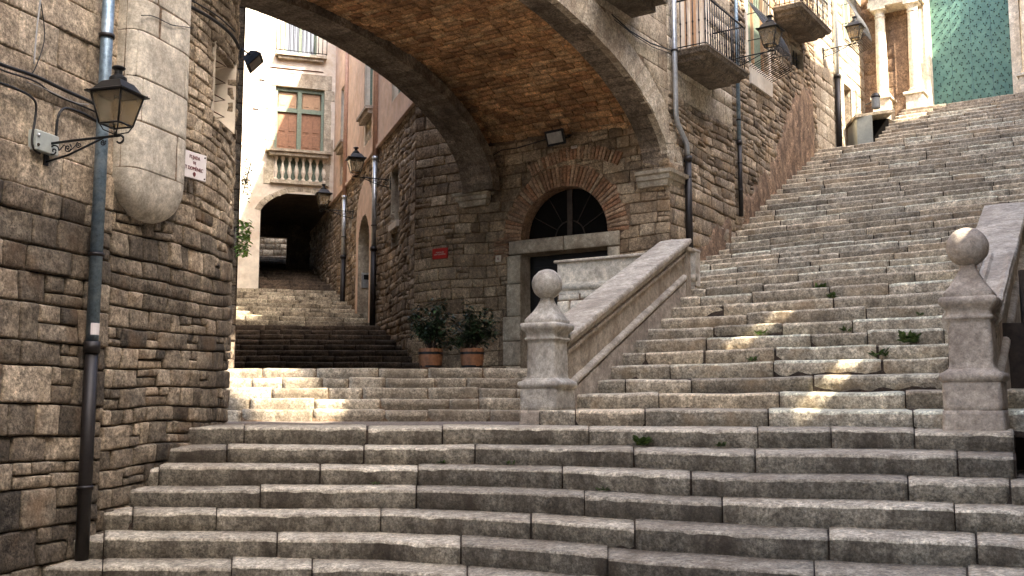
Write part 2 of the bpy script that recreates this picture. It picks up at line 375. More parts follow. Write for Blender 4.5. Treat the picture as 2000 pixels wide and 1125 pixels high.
def backing(mb, pf, u0, u1, z0, z1, holes=(), inside=None, st=.2, mi=1, d=0.0, zlow=None):
    us = sorted(set([u0+(u1-u0)*i/max(1, int((u1-u0)/st)) for i in range(max(1, int((u1-u0)/st))+1)]+[x for h in holes for x in h[:2] if u0 < x < u1]))
    zs = sorted(set([z0+(z1-z0)*i/max(1, int((z1-z0)/st)) for i in range(max(1, int((z1-z0)/st))+1)]+[x for h in holes for x in h[2:] if z0 < x < z1]))
    idx = {}; vs = []; fs = []
    def vid(i, j):
        if (i, j) not in idx: idx[(i, j)] = len(vs); vs.append(pf(us[i], zs[j], d))
        return idx[(i, j)]
    for i in range(len(us)-1):
        for j in range(len(zs)-1):
            uc, zc = (us[i]+us[i+1])/2, (zs[j]+zs[j+1])/2
            if any(h[0] < uc < h[1] and h[2] < zc < h[3] for h in holes): continue
            if inside and inside(uc, zc): continue
            if zlow and zs[j+1] < zlow(uc): continue
            fs.append((vid(i, j), vid(i+1, j), vid(i+1, j+1), vid(i, j+1)))
    mb.add(vs, fs, mi)
def reveal(mb, fr, a, b, c, d, dep, mi=0, back=None, d0=0.02):
    P = fr.P
    mb.quad(P(a, c, d0), P(a, c, -dep), P(a, d, -dep), P(a, d, d0), mi); mb.quad(P(b, c, -dep), P(b, c, d0), P(b, d, d0), P(b, d, -dep), mi)
    mb.quad(P(a, c, d0), P(b, c, d0), P(b, c, -dep), P(a, c, -dep), mi); mb.quad(P(a, d, -dep), P(b, d, -dep), P(b, d, d0), P(a, d, d0), mi)
    if back is not None: mb.quad(P(a, c, -dep), P(b, c, -dep), P(b, d, -dep), P(a, d, -dep), back)
def ringblocks(mb, pf, uc, zc, rin, rout, a0, a1, n, relief=.02, mi=0, ey=1., seed=3, gap=.006, res=.08):
    r = random.Random(seed)
    for i in range(n):
        t0 = a0+(a1-a0)*i/n; t1 = a0+(a1-a0)*(i+1)/n
        g = gap/((rin+rout)/2)
        ro = rout+r.uniform(-.02, .02)
        base = r.uniform(-.006, .006)
        vs = []; nr = 4; nt_ = 3
        for j in range(nt_+1):
            t = t0+g+(t1-t0-2*g)*j/nt_
            for k in range(nr+1):
                q = rin+(ro-rin)*k/nr
                e = min(min(j, nt_-j), min(k, nr-k))
                vs.append((uc+q*math.cos(t), zc+q*math.sin(t)*ey, base+(relief if e else relief*.4)+noise.noise(Vector((q*8, t*8, seed)))*.006))
        k0 = len(vs); m = nr+1
        fs = [(j*m+k, j*m+k+1, (j+1)*m+k+1, (j+1)*m+k) for j in range(nt_) for k in range(nr)]
        bd = list(range(m))+[j*m+nr for j in range(1, nt_+1)]+[nt_*m+k for k in range(nr-1, -1, -1)]+[j*m for j in range(nt_-1, 0, -1)]
        pts = [pf(*v) for v in vs]+[pf(vs[b][0], vs[b][1], -.1) for b in bd]; L_ = len(bd)
        fs += [(bd[(x+1) % L_], bd[x], k0+x, k0+(x+1) % L_) for x in range(L_)]
        mb.add(pts, fs, mi, False)

# ------------------------------------------------------------------ stairs: lip n is a curve Y(n,k) along sight directions k = X/Y
R0 = .16
KC = [-.5, -.25, -.125, -.05, 0, .125, .25, .375, .481, .62]
LOW = {0: [9.2, 9.2, 9.2, 9.15, 9.1, 8.6, 8.15, 7.78, 7.5, 7.2],
       -1: [8.95, 8.9, 8.9, 8.87, 8.7, 8.1, 7.6, 7.3, 7.1, 6.8],
       -2: [8.7, 8.63, 8.63, 8.58, 8.4, 7.75, 7.25, 7.0, 6.85, 6.5],
       -3: [8.43, 8.4, 8.38, 8.23, 8.05, 7.5, 7.05, 6.78, 6.6, 6.3],
       -4: [8.15, 8.13, 8.1, 7.9, 7.7, 7.12, 6.68, 6.45, 6.25, 6.0],
       -5: [7.85, 7.85, 7.8, 7.5, 7.32, 6.75, 6.33, 6.05, 5.87, 5.6],
       -6: [7.57, 7.53, 7.47, 7.13, 6.93, 6.38, 5.97, 5.68, 5.5, 5.2],
       -7: [7.25, 7.2, 7.15, 6.75, 6.55, 6.0, 5.6, 5.3, 5.1, 4.9],
       -8: [6.9, 6.85, 6.8, 6.4, 6.2, 5.6, 5.2, 4.9, 4.7, 4.5]}
def lerp_tab(xs, ys, x):
    if x <= xs[0]: return ys[0]
    for i in range(len(xs)-1):
        if x <= xs[i+1]: return ys[i]+(ys[i+1]-ys[i])*(x-xs[i])/(xs[i+1]-xs[i])
    return ys[-1]
A15 = ([1, 2, 3, 4, 5, 6, 7, 8, 9, 10, 11, 18, 22, 27, 43, 47], [8.95, 9.5, 10.0, 10.35, 10.7, 11.05, 11.4, 11.78, 12.1, 12.45, 12.9, 16.8, 18.1, 19.6, 24.8, 26.1])
A18 = ([1, 3, 5, 7, 9, 11, 18, 29, 43, 47], [8.2, 9.08, 9.78, 10.35, 10.95, 11.6, 15.0, 18.6, 22.6, 23.8])
def zl(n): return R0*n
def Yl(n, k):
    if n <= 0: return lerp_tab(KC, LOW[n], k)
    y1, y2 = lerp_tab(*A15, n), lerp_tab(*A18, n); z = zl(n)-CZ
    k1 = .25*(CP+SP*z/y1); k2 = .425*(CP+SP*z/y2)
    P1 = (k1*y1, y1); P2 = (k2*y2, y2)
    dx, dy = P2[0]-P1[0], P2[1]-P1[1]
    # intersect ray (k,1)*t with the line
    return (P1[1]*dx-P1[0]*dy)/(dx-k*dy)
NT = 47
def step_mesh(mb, Yf, Yb, z, k0, k1, bl, res, seed, rise=R0, worn=1., slope=.022, wob=.5):
    """one step as a row of separate blocks: Yf(k) front lip, Yb(k) riser line of the next step"""
    r = random.Random(seed)
    def pt(k, s):           # s: distance behind the lip as a share of the tread
        y = Yf(k)+(Yb(k)-Yf(k))*s; return k*y, y
    # arc length table
    ks = [k0]; S = [0.]; x, y = pt(k0, 0); k = k0; n = 240
    for i in range(1, n+1):
        k = k0+(k1-k0)*i/n; x2, y2 = pt(k, 0); S.append(S[-1]+math.hypot(x2-x, y2-y)); ks.append(k); x, y = x2, y2
    def k_at(s): return lerp_tab(S, ks, s)
    s = -r.uniform(0, bl[0])
    while s < S[-1]:
        w = r.uniform(*bl); a, b = max(s, 0), min(s+w, S[-1]); s += w
        if b-a < .06: continue
        a += .004*r.random()+.002; b -= .004*r.random()+.002
        m = max(4, int((b-a)/res)+1)
        dz = r.uniform(-1, 1)*.010*worn; dy = r.uniform(-1, 1)*.018*worn; tilt = r.uniform(-1, 1)*.012*worn; sag = r.uniform(.0, .008)*worn; gl = .004+r.random()**3*.03*worn; b -= gl*.5 if b-a > .25 else 0; crk = r.uniform(.3, .7) if r.random() < .22*worn and b-a > .5 else -9; sd = r.uniform(0, 99)
        deep = r.random() < .3*worn; er = r.uniform(.006, .012)*(1+worn*.5)
        vs = []; cols = 0
        for i in range(m+1):
            q = i/m; ss = a+(b-a)*q; k = k_at(ss)
            x0, y0 = pt(k, 0); x1, y1 = pt(k, 1); tl = math.hypot(x1-x0, y1-y0); ux, uy = (x1-x0)/tl, (y1-y0)/tl
            ed = min(ss-a, b-ss); rnd = math.exp(-ed/.012)*er*.8
            v1 = noise.noise(Vector((x0*2.1, y0*2.1, sd))); v2 = noise.noise(Vector((x0*9, y0*9, sd)))
            v3 = noise.noise(Vector((x0*1.1, y0*1.1, 5.)))
            chip = min(.011, max(0, noise.noise(Vector((x0*7, y0*7, sd+7)))-.15)*.05*worn+(.014*math.exp(-abs(q-crk)*(b-a)/.02) if crk > 0 else 0))
            f = dy+v1*.012*worn+v2*.009*worn+rnd+.004 ; tz = z+dz+tilt*(q-.5)-sag*math.sin(PI*q)+v1*.006*worn-rnd*.5+v3*.012*wob
            under = .02 if not deep else .038
            prof = [(f+under*.6+.01, z-rise-.02), (f+under*.4+v2*.006, z-rise+.035), (f+v2*.01, z-rise*.55), (f-.002-v1*.004, z-rise*.42+v2*.003), (f+v2*.002, tz-er*2.2-chip),
                    (f, tz-er*1.5-chip), (f+er*.35+chip*.5, tz-er*.5-chip*.4), (f+er*1.4+chip, tz), (f+er*2.4+chip, tz+.001), (f+.09, tz+.003+v2*.002), (tl*.5+v1*.01, tz+slope*.45+v2*.003), (tl+.05, tz+slope), (tl+.06, z-rise)]
            cols = len(prof)
            for (dd, zz) in prof: vs.append((x0+ux*dd, y0+uy*dd, zz))
        fs = []
        for i in range(m):
            for j in range(cols-1): fs.append((i*cols+j, (i+1)*cols+j, (i+1)*cols+j+1, i*cols+j+1))
        fs.append(tuple(range(cols))); fs.append(tuple(m*cols+j for j in range(cols))[::-1])
        nb = len(mb.m); mb.add(vs, fs, 0, True)
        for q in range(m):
            for j in range(5, 11): mb.m[nb+q*(cols-1)+j] = 2  # lighter slot on nosing and tread: arris highlight and skylight as colour
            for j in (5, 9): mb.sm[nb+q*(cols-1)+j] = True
        mb.sm[-1] = mb.sm[-2] = False
    # joint bed just behind the faces
    vs = []; m = 60
    for i in range(m+1):
        k = k0+(k1-k0)*i/m; x0, y0 = pt(k, 0); x1, y1 = pt(k, 1); tl = math.hypot(x1-x0, y1-y0); ux, uy = (x1-x0)/tl, (y1-y0)/tl
        for dd, zz in ((.035, z-rise-.05), (.035, z-.022), (tl+.05, z-.012+slope)): vs.append((x0+ux*dd, y0+uy*dd, zz))
    mb.add(vs, [(i*3+j, (i+1)*3+j, (i+1)*3+j+1, i*3+j+1) for i in range(m) for j in range(2)], 1)

# edges of the stairs
def kx(px, z, Y): return (px-1000)/2000*(CP+SP*(z-CZ)/Y)
def line_k(P, a, n):
    """k where lip n meets the plan line through P with bearing a"""
    a = math.radians(a); sx, sy = math.sin(a), math.cos(a); k = .2
    for _ in range(30):
        Y = Yl(n, k); X = P[0]+(Y-P[1])*sx/sy; k2 = X/Y
        k = k*.5+k2*.5
    return k
RAILR = (4.05, 8.3)      # behind the right balustrade
def kleft(n):
    if n <= 0: return -.5
    if n <= 11: return line_k((2.36, 13.55), 31, n)-.003
    if n <= 15: return line_k((2.30, 13.7), 3, n)
    if n <= 37: return line_k((2.40, 15.87), 34, n)
    return line_k((8.62, 22.9), 34, n)
def kright(n):
    if n < -1: return .62
    if n <= 0: return .486
    return line_k((4.35, 8.2), 31, n)
gs = thing('stone_staircase', 'long worn stone flight climbing between the two ball-topped newels up to the church', 'staircase', (4, 12, 0))
for n in range(1, NT):
    mb = MB(); res = .05 if n < 8 else .08 if n < 20 else .12
    step_mesh(mb, lambda k: Yl(n, k), (lambda k: Yl(n+1, k)) if n < NT-1 else (lambda k: Yl(n, k)+.4), zl(n), kleft(n), kright(n), (.55, 1.45), res, 100+n, worn=1.1 if n < 12 else .75 if n < 44 else .5, wob=.5)
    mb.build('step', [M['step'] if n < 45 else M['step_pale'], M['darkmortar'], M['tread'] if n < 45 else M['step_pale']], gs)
ls = thing('stone_staircase', 'broad lower flight of grey stone steps across the whole foreground', 'staircase', (0, 7, -1))
for n in range(-8, 1):
    mb = MB()
    kb = (lambda k: Yl(n+1, k)) if n < 0 else (lambda k: min(Yl(1, k), Yl(0, k)+.45) if k > .02 else Yl(0, k)+.45)
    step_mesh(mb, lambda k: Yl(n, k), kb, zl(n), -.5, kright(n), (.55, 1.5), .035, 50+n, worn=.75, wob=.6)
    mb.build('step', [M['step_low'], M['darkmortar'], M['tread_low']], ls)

# flight A at the mouth of the lane
fa = thing('stone_staircase', 'short sunlit flight of five pale steps under the arch, left of the ball-topped newel', 'staircase', (-1.5, 13, 0))
YA = lambda m: 12.6+.3*(m-1)
for m in range(1, 6):
    mb = MB(); f0 = lambda k, y=YA(m): y; f1 = lambda k, y=YA(m+1): y+(.05 if m < 5 else .2)
    step_mesh(mb, f0, f1, .02+.14*m, -3.95/YA(m), 1.25/YA(m), (.35, .9), .06, 300+m, rise=.14, worn=.8, slope=.01, wob=.3)
    mb.build('step', [M['step_pale'], M['mortar'], M['step_pale']], fa)
# flight B, dark, and flight C behind it
def lane_flight(nm, label, n, Y0, dY, z0, dz, rot, x0f, x1f, mat, seed, loc):
    t = thing(nm, label, 'staircase', loc)
    for j in range(n):
        Y = Y0+dY*j; xr = x1f(Y); xl = x0f(Y)
        ff = lambda k, Y=Y: Y/(1-rot*k) if False else (Y-rot*xr)/(1-rot*k)
        fb = lambda k, Y=Y: (Y+dY-rot*xr)/(1-rot*k)
        mb = MB(); step_mesh(mb, ff, fb, z0+dz*j, xl/(Y-.2), xr/Y, (.4, .9), .12, seed+j, rise=dz, worn=.7, slope=.01)
        mq = M['step_dark'] if (n == 22 and j > 8) else mat; mb.build('step', [mq, M['darkmortar'], mq], t)  # steps inside the tunnel get darker stone, its shade put into the colour
    return t
lx = lambda Y: L.O[0]+(Y-L.O[1])*L.e[0]/L.e[1]
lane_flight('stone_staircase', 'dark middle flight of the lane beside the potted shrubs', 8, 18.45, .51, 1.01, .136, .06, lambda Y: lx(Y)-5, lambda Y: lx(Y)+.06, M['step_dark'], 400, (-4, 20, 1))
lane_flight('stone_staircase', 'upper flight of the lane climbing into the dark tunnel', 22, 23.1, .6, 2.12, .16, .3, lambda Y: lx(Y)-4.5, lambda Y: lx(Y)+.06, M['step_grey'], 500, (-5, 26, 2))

# paving sheets
def sheet(name, pts, mat, thick=.3):
    mb = MB(); n = len(pts)
    mb.add([tuple(p) for p in pts]+[(p[0], p[1], p[2]-thick) for p in pts], [tuple(range(n)), tuple(range(n, 2*n))[::-1]]+[(i, n+i, n+(i+1) % n, (i+1) % n) for i in range(n)])
    o = mb.build(name, mat); return tag(o, kind='structure')
sheet('landing', [(-5.5, 9.3, -.006), (.2, 9.35, -.006), (1.3, 9.6, -.004), (1.6, 12.7, .02), (-5.5, 12.7, .02)], M['cobble'])
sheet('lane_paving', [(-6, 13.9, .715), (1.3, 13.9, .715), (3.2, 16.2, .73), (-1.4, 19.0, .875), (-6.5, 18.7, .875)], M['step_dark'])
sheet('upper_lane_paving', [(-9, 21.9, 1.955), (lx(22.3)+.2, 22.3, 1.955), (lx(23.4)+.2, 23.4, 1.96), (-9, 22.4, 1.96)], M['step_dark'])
sheet('church_platform', [(8.4, 26.3, zl(NT-1)-.01), (14.5, 22.1, zl(NT-1)-.01), (16, 25, zl(NT-1)-.01), (9, 30, zl(NT-1)-.01)], M['step_pale'])
sheet('side_passage', [(3.7, 7.0, -.34), (9, 4.6, -.34), (9, 10.5, -.34), (4.1, 10.5, -.34)], M['cobble'])
mb = MB(); mb.add([(-400, -400, -1.6), (400, -400, -1.6), (400, 400, -1.6), (-400, 400, -1.6)], [(0, 1, 2, 3)])
tag(mb.build('ground', M['cobble']), kind='structure')

# ------------------------------------------------------------------ near left building
def proj(x, y, z):
    z -= CZ; d = y*CP+z*SP; u = -y*SP+z*CP
    return (1000+F*x/d, 562.5-F*u/d)
US, RC = 1.8, 2.0
SP_ = LW.P(US, 0); A0 = math.radians(16.7)
CEN = (SP_[0]-LW.n[0]*RC, SP_[1]-LW.n[1]*RC)
def LP(u, z, d=0):
    if u <= US: return LW.P(u, z, d)
    a = A0-(u-US)/RC; nx, ny = math.cos(a), -math.sin(a)
    return (CEN[0]+nx*(RC+d), CEN[1]+ny*(RC+d), z)
def LPuv(px, py, d=0.):
    lo, hi = -2., 3.2
    for _ in range(40):
        m = (lo+hi)/2
        if proj(*LP(m, 2., d))[0] < px: lo = m
        else: hi = m
    u = (lo+hi)/2; p = LP(u, 0, d); r = ray(px, py)
    return u, CZ+r[2]*p[1]/r[1]
lb = thing('stone_building', 'weathered sandstone building with rounded corner and pale corbelled shaft filling the left edge', 'building', (-3.3, 8, -1.4))
wa = LPuv(407, 90); wb = LPuv(444, 120); wc = LPuv(407, 222); WIN = (wa[0], wb[0]+.12, wc[1]-.02, wa[1]+.05)
mb = MB()
holes = [WIN]
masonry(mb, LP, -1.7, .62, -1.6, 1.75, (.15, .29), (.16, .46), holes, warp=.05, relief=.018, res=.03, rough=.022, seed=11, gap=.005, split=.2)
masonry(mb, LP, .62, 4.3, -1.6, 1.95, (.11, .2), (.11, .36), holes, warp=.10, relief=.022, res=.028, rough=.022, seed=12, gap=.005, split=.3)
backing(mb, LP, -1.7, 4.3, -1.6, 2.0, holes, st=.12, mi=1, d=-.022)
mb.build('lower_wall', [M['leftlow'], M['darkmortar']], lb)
mb = MB()
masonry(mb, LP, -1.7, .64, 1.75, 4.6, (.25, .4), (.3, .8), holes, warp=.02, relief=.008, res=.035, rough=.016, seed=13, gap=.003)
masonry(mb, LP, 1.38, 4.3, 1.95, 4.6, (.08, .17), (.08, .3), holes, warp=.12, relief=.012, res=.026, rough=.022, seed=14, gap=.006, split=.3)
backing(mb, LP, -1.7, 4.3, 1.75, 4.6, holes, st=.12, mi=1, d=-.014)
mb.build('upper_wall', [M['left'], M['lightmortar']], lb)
mb = MB()
for (u0, u1) in ((-6, -1.7), (-1.7, 4.3)):
    backing(mb, LP, u0, u1, 4.6 if u0 > -2 else -1.6, 12.5, st=.8, mi=0, d=-.01)
mb.quad(LP(-6, 12.5), LP(-6, 12.5, -8), LP(1.6, 12.5, -8), LP(1.6, 12.5))
mb.quad(LP(1.6, 12.5), LP(1.6, 12.5, -8), LP(4.2, 12.5, -1), LP(4.2, 12.5))
mb.build('high_wall', [M['left']], lb)
# window with its grille
wn = MB(); a, b, c, d = WIN
for (u0, z0, u1, z1) in ((a, c, a, d), (b, c, b, d)):
    wn.quad(LP(u0, z0, .02), LP(u0, z1, .02), LP(u0+.05*(1 if u0 == a else -1), z1-.1, -.35), LP(u0+.05*(1 if u0 == a else -1), z0+.02, -.35))
wn.quad(LP(a, c, .02), LP(b, c, .02), LP(b, c+.1, -.35), LP(a, c+.1, -.35)); wn.quad(LP(a, d, .02), LP(b, d, .02), LP(b, d-.18, -.35), LP(a, d-.18, -.35))
wo = wn.build('window', [M['white']], lb)
wn = MB(); wn.quad(LP(a, c, -.34), LP(b, c, -.34), LP(b, d, -.34), LP(a, d, -.34)); wn.build('dark_opening', M['dark'], wo)
wn = MB(); um = a+.13
wn.tube([LP(um, c, -.12), LP(um, d-.15, -.12)], .012, 6, 0)
for q in range(4):
    zz = c+.12+q*.17
    wn.tube([LP(um, zz, -.12), LP(um+.16, zz-.05, .0), LP(um, zz-.12, -.12)], .008, 5, 0)
wn.build('iron_grille', M['rust'], wo)
# corbelled shaft
uc_, hw = 1.0, .40
def SH(a, z, d=0):
    s = 1.
    if z < 2.1: s = math.sqrt(max(0, 1-((2.1-z)/.38)**2))
    t = PI*a; cx = -math.cos(t); x = math.copysign(abs(cx)**.42, cx)*hw*(s**.8); dd = (abs(math.sin(t))**.42*.2+d)*(s**.7)
    return LW.P(uc_+x, z, dd-.01)
mb = MB(); masonry(mb, lambda u, z, d: SH(min(max(u, 0), 1), z, d), 0, 1, 2.1, 4.6, (.27, .4), (.4, .62), relief=.006, res=.04, rough=.004, gap=.003, seed=15)
vs = []; na, nz = 40, 26
for j in range(nz+1):
    z = 1.721+.38*(1-math.cos(j/nz*PI/2))
    for i in range(na+1):
        p = SH(i/na, z); q = noise.noise(Vector(p)*5)*.008; vs.append((p[0]+q, p[1]-q, p[2]))
mb.add(vs, [(j*(na+1)+i, j*(na+1)+i+1, (j+1)*(na+1)+i+1, (j+1)*(na+1)+i) for j in range(nz) for i in range(na)], 0, True)
backing(mb, lambda u, z, d: SH(u, z, d), 0, 1, 2.1, 4.6, st=.05, mi=1, d=0)
mb.build('corbelled_shaft', [M['pale'], M['mortar']], lb)

# cables on the left wall
def cable(name, label, pts, r, mat, d=.04, sag=None, grp=None):
    o = MB(); P = []
    for i, (px, py) in enumerate(pts):
        u, z = LPuv(px, py, d); P.append(LP(u, z, d+.006*((i*7) % 3)))
    Q = []
    for i in range(len(P)-1):
        for k in range(6):
            t = k/6; a, b = P[max(i-1, 0)], P[i]; c, e = P[i+1], P[min(i+2, len(P)-1)]
            Q.append(tuple(.5*((2*b[j])+(-a[j]+c[j])*t+(2*a[j]-5*b[j]+4*c[j]-e[j])*t*t+(-a[j]+3*b[j]-3*c[j]+e[j])*t**3) for j in range(3)))
    Q.append(P[-1]); o.tube(Q, r, 7); x = o.build(name, mat); return tag(x, label, 'cable', grp)
cable('cable', 'thick black cable bundle sloping down to the big left lantern', [(-25, 118), (0, 129), (60, 150), (110, 172), (165, 197), (200, 214)], .014, M['cable'])
cable('cable', 'thin second black cable just under the thick bundle', [(-25, 127), (0, 139), (60, 160), (100, 185), (165, 212), (215, 236)], .007, M['cable'])
cable('cable', 'twisted grey wire sagging beside the thick bundle', [(45, 160), (75, 172), (100, 184), (140, 200), (165, 204)], .004, M['greycable'])
cable('cable', 'black cable curving down the left edge into the grey box', [(-20, 158), (20, 172), (55, 192), (66, 215), (60, 270), (64, 292), (78, 300)], .009, M['cable'])
cable('cable', 'black cable looping from the grey box up towards the lantern', [(108, 288), (106, 240), (112, 216), (130, 212), (165, 226), (185, 240)], .010, M['cable'])
cable('cable', 'pale grey vertical cable at the top left corner', [(63, -15), (57, 60), (54, 125)], .006, M['greycable'])
cable('cable', 'thin black cable bowing beside the pale grey vertical one', [(60, -10), (73, 70), (60, 125), (52, 148)], .004, M['cable'])
cable('cable', 'thick black vertical cable just right of the blue pipe', [(246, -20), (242, 80), (239, 170), (236, 215)], .012, M['cable'])
cable('cable', 'black vertical cable on the left edge of the pale shaft', [(273, -20), (268, 80), (265, 160), (264, 250), (250, 268)], .009, M['cable'], d=.1)
cable('cable', 'cable bundle crossing the wall top and bending down the rounded corner', [(300, -14), (350, 10), (400, 38), (440, 68), (456, 95)], .016, M['cable'], d=.1)
cable('cable', 'thin cable just above the corner bundle', [(315, -16), (360, 2), (410, 32), (447, 62)], .007, M['cable'], d=.1)
cable('cable', 'thin loop of wire across the pale shaft top', [(262, 30), (285, 32), (318, 48), (345, 52), (362, 55)], .004, M['cable'], d=.2)

def pipe_thing(name, label, segs, mats, names, r, clamps=(), group=None, rs=None, cat='drainpipe'):
    t = thing(name, label, cat, segs[-1][-1], group=group)
    for i, (pts, m, nm) in enumerate(zip(segs, mats, names)):
        o = MB(); rad = (rs[i] if rs else r); o.tube(pts, rad, 14, 0)
        a, b = Vector(pts[0]), Vector(pts[-1])
        if i > 0: o.tube([a, a+(b-a).normalized()*.09], rad*1.22, 14, 0)
        o.build(nm, m, t)
    for c in clamps:
        o = MB(); c = Vector(c); o.tube([c-Vector((0, 0, .015)), c+Vector((0, 0, .015))], r*1.25, 14); o.build('clamp', mats[-1], t)
    return t
pw = lambda px, py, d=.09: (lambda q: LP(q[0], q[1], d))(LPuv(px, py, d))
pa = pw(196, 300)
ub = LPuv(196, 300, .09)[0]
PU = lambda z: LP(ub, z, .09)
pipe_thing('drainpipe', 'blue grey zinc downpipe with a black lower length on the near left wall', [[PU(4.6), PU(.66)], [PU(.68), PU(-1.12)]], [M['zinc'], M['pipeblack']], ['zinc_pipe', 'iron_pipe'], .048, [PU(3.1), PU(1.35), PU(-.42)], rs=[.047, .05])

_z = LPuv(170, 640, .09)[1]
o = MB(); c_ = PU(_z); dv_ = Vector((LW.n[0], LW.n[1], 0)); vs = []
for i in range(7):
    a = -1.2+2.0*i/6; q = Vector((dv_.x*math.cos(a)-dv_.y*math.sin(a), dv_.x*math.sin(a)+dv_.y*math.cos(a), 0))*.0485
    vs += [(c_[0]+q.x, c_[1]+q.y, c_[2]-.045), (c_[0]+q.x, c_[1]+q.y, c_[2]+.045)]
o.add(vs, [(2*i, 2*i+2, 2*i+3, 2*i+1) for i in range(6)]); tag(o.build('sticker', M['marble']), 'torn white sticker on the blue grey downpipe just above its black length', 'sticker')
# grey junction box
jb = thing('junction_box', 'small grey green electrical box behind the big left lantern', 'electrical box', LW.P(-.2, 2.0, 0))
o = MB(); o.fbox(LW, -.31, -.08, 2.02, 2.17, .0, .07, ch=.006); o.build('box', M['plastic'], jb)
o = MB(); o.sphere(LW.P(-.285, 2.13, .072), .013, 10, 6); o.build('screw', M['steel'], jb)
o = MB(); o.sphere(LW.P(-.285, 2.06, .072), .012, 10, 6); o.build('screw', M['darkwood'], jb)

# street name plate on the rounded corner
def text_mesh(body, size, place, mat, name='lettering', parent=None, ext=.0015, sx=1.):
    cu = bpy.data.curves.new('t', 'FONT'); cu.body = body; cu.size = size; cu.extrude = ext; cu.align_x = 'CENTER'; cu.align_y = 'CENTER'
    ob = bpy.data.objects.new('t', cu); COL.objects.link(ob)
    dg = bpy.context.evaluated_depsgraph_get(); me = bpy.data.meshes.new_from_object(ob.evaluated_get(dg))
    vs = [tuple(place(v.co.x*sx, v.co.y, v.co.z)) for v in me.vertices]; fs = [tuple(p.vertices) for p in me.polygons]
    bpy.data.objects.remove(ob); b = MB(); b.add(vs, fs); return b.build(name, mat, parent)
u0, z0 = LPuv(377, 326, .1)
sp = thing('street_sign', 'white marble street name plate reading Pujada de Sant Domènec, half behind the pale shaft', 'street sign', LP(u0, z0, .09))
pc = LP(u0-.03, z0, .12)
# plate frame turned with the wall
SGa = math.degrees(A0-(u0-US)/RC)+3; SG = Fr((pc[0], pc[1]), SGa)
o = MB(); o.fbox(SG, -.22, .15, z0-.115, z0+.125, -.02, 0, ch=.003); o.build('plate', M['marble'], sp)
for (ln, zz, ss, uu) in (('PUJADA', .075, .044, .0), ('DE', .025, .036, .0), ('SANT DOMÈNEC', -.028, .046, -.04)):
    text_mesh(ln, ss, lambda x, y, z, zz=zz, uu=uu: SG.P(x+uu, z0+zz+y, z+.003), M['ink'], 'lettering', sp, sx=.85)
o = MB(); o.profile([(.002, -.1), (.014, -.085), (.016, -.068), (.004, -.055)], lambda x, y, z: SG.P(x, z0+z, y*.2+.003), 4); o.build('crest', M['ink'], sp)
for (a, b) in ((.13, .1), (.13, -.095)):
    o = MB(); o.sphere(SG.P(a, z0+b, .001), .008, 8, 6); o.build('screw', M['darkwood'], sp)

# ------------------------------------------------------------------ street lamps
lamp = thing('street_lamp', 'large black wall lantern nearest the camera on the left wall', 'street lamp', group='black wall lanterns on scrolled brackets')
ARM = .80
o = MB()
o.tube([(0, 0, -.17), (0, 0, .04)], .013, 6); o.box(-.012, .012, -.03, .03, -.2, .06)
o.tube([(0, 0, .0), (.3, 0, .012), (ARM, 0, .02)], .012, 7)
sc = [(ARM+.0+.035*math.sin(t), 0, .02-.035+.035*math.cos(t)) for t in [i*.35 for i in range(13)]]
o.tube(sc, .010, 6)
o.tube([(0, 0, -.17), (.25, 0, -.12), (.62, 0, .01)], .010, 6)
def spiral(cx, cz, r, turns=1.6, s=1, ph=0):
    return [(cx+r*(1-i/26)*math.cos(ph+s*turns*2*PI*i/24), 0, cz+r*(1-i/26)*math.sin(ph+s*turns*2*PI*i/24)) for i in range(25)]
o.tube(spiral(.085, -.07, .06), .007, 5); o.tube(spiral(.24, -.055, .042, s=-1, ph=1), .006, 5); o.tube(spiral(.36, -.035, .03, ph=2), .006, 5); o.tube(spiral(.62, -.03, .03, s=-1, ph=.5), .006, 5)
o.tube([(.15, 0, -.07), (.2, 0, -.02), (.26, 0, -.09), (.33, 0, -.03)], .005, 5)
o.build('bracket', M['iron'], lamp)
cx, zb, zt, hb, ht = ARM-.05, .12, .40, .1, .16
o = MB()
def sq(h, z): return [(cx-h, -h, z), (cx+h, -h, z), (cx+h, h, z), (cx-h, h, z)]
B, T = sq(hb, zb), sq(ht, zt)
for i in range(4):
    o.tube([B[i], T[i]], .009, 6); o.tube([B[i], B[(i+1) % 4]], .009, 6); o.tube([T[i], T[(i+1) % 4]], .010, 6)
    o.tube([B[i], (cx+(B[i][0]-cx)*.75, B[i][1]*.75, .065), (cx+(B[i][0]-cx)*.1, B[i][1]*.1, .035)], .006, 5)
o.tube([(cx, 0, .01), (cx, 0, .06)], [.02, .012], 8)
fr_ = o.build('lantern_frame', M['iron'], lamp)
o = MB(); o.profile([(.198, .398), (.2, .408), (.152, .43), (.098, .51), (.08, .52)], lambda x, y, z: (cx+x, y, z), 4, caps=True)
o.profile([(.078, .515), (.076, .555), (.052, .575), (.036, .585), (.034, .625), (.058, .64), (.06, .652), (.04, .665), (.012, .672)], lambda x, y, z: (cx+x, y, z), 16, smooth=False)
for q in sq(.18, .415): o.sphere(q, .009, 6, 4)
o.build('lantern_roof', M['lampblack'], lamp)
for i in range(4):
    a, b, c, d = B[i], B[(i+1) % 4], T[(i+1) % 4], T[i]; o = MB()
    inn = lambda p, f=.97: (cx+(p[0]-cx)*f, p[1]*f, p[2])
    o.hexa([a, b, inn(b), inn(a), d, c, inn(c), inn(d)]); o.build('glass_pane', M['glass'], lamp)
o = MB(); o.profile([(.02, .13), (.022, .2), (.045, .24), (.05, .29), (.035, .34), (.02, .36)], lambda x, y, z: (cx+x, y, z), 14, smooth=True); o.build('bulb', M['bulb'], lamp)
o = MB(); o.profile([(.03, .385), (.028, .37), (.016, .36)], lambda x, y, z: (cx+x, y, z), 12); o.build('lamp_holder', M['iron'], lamp)
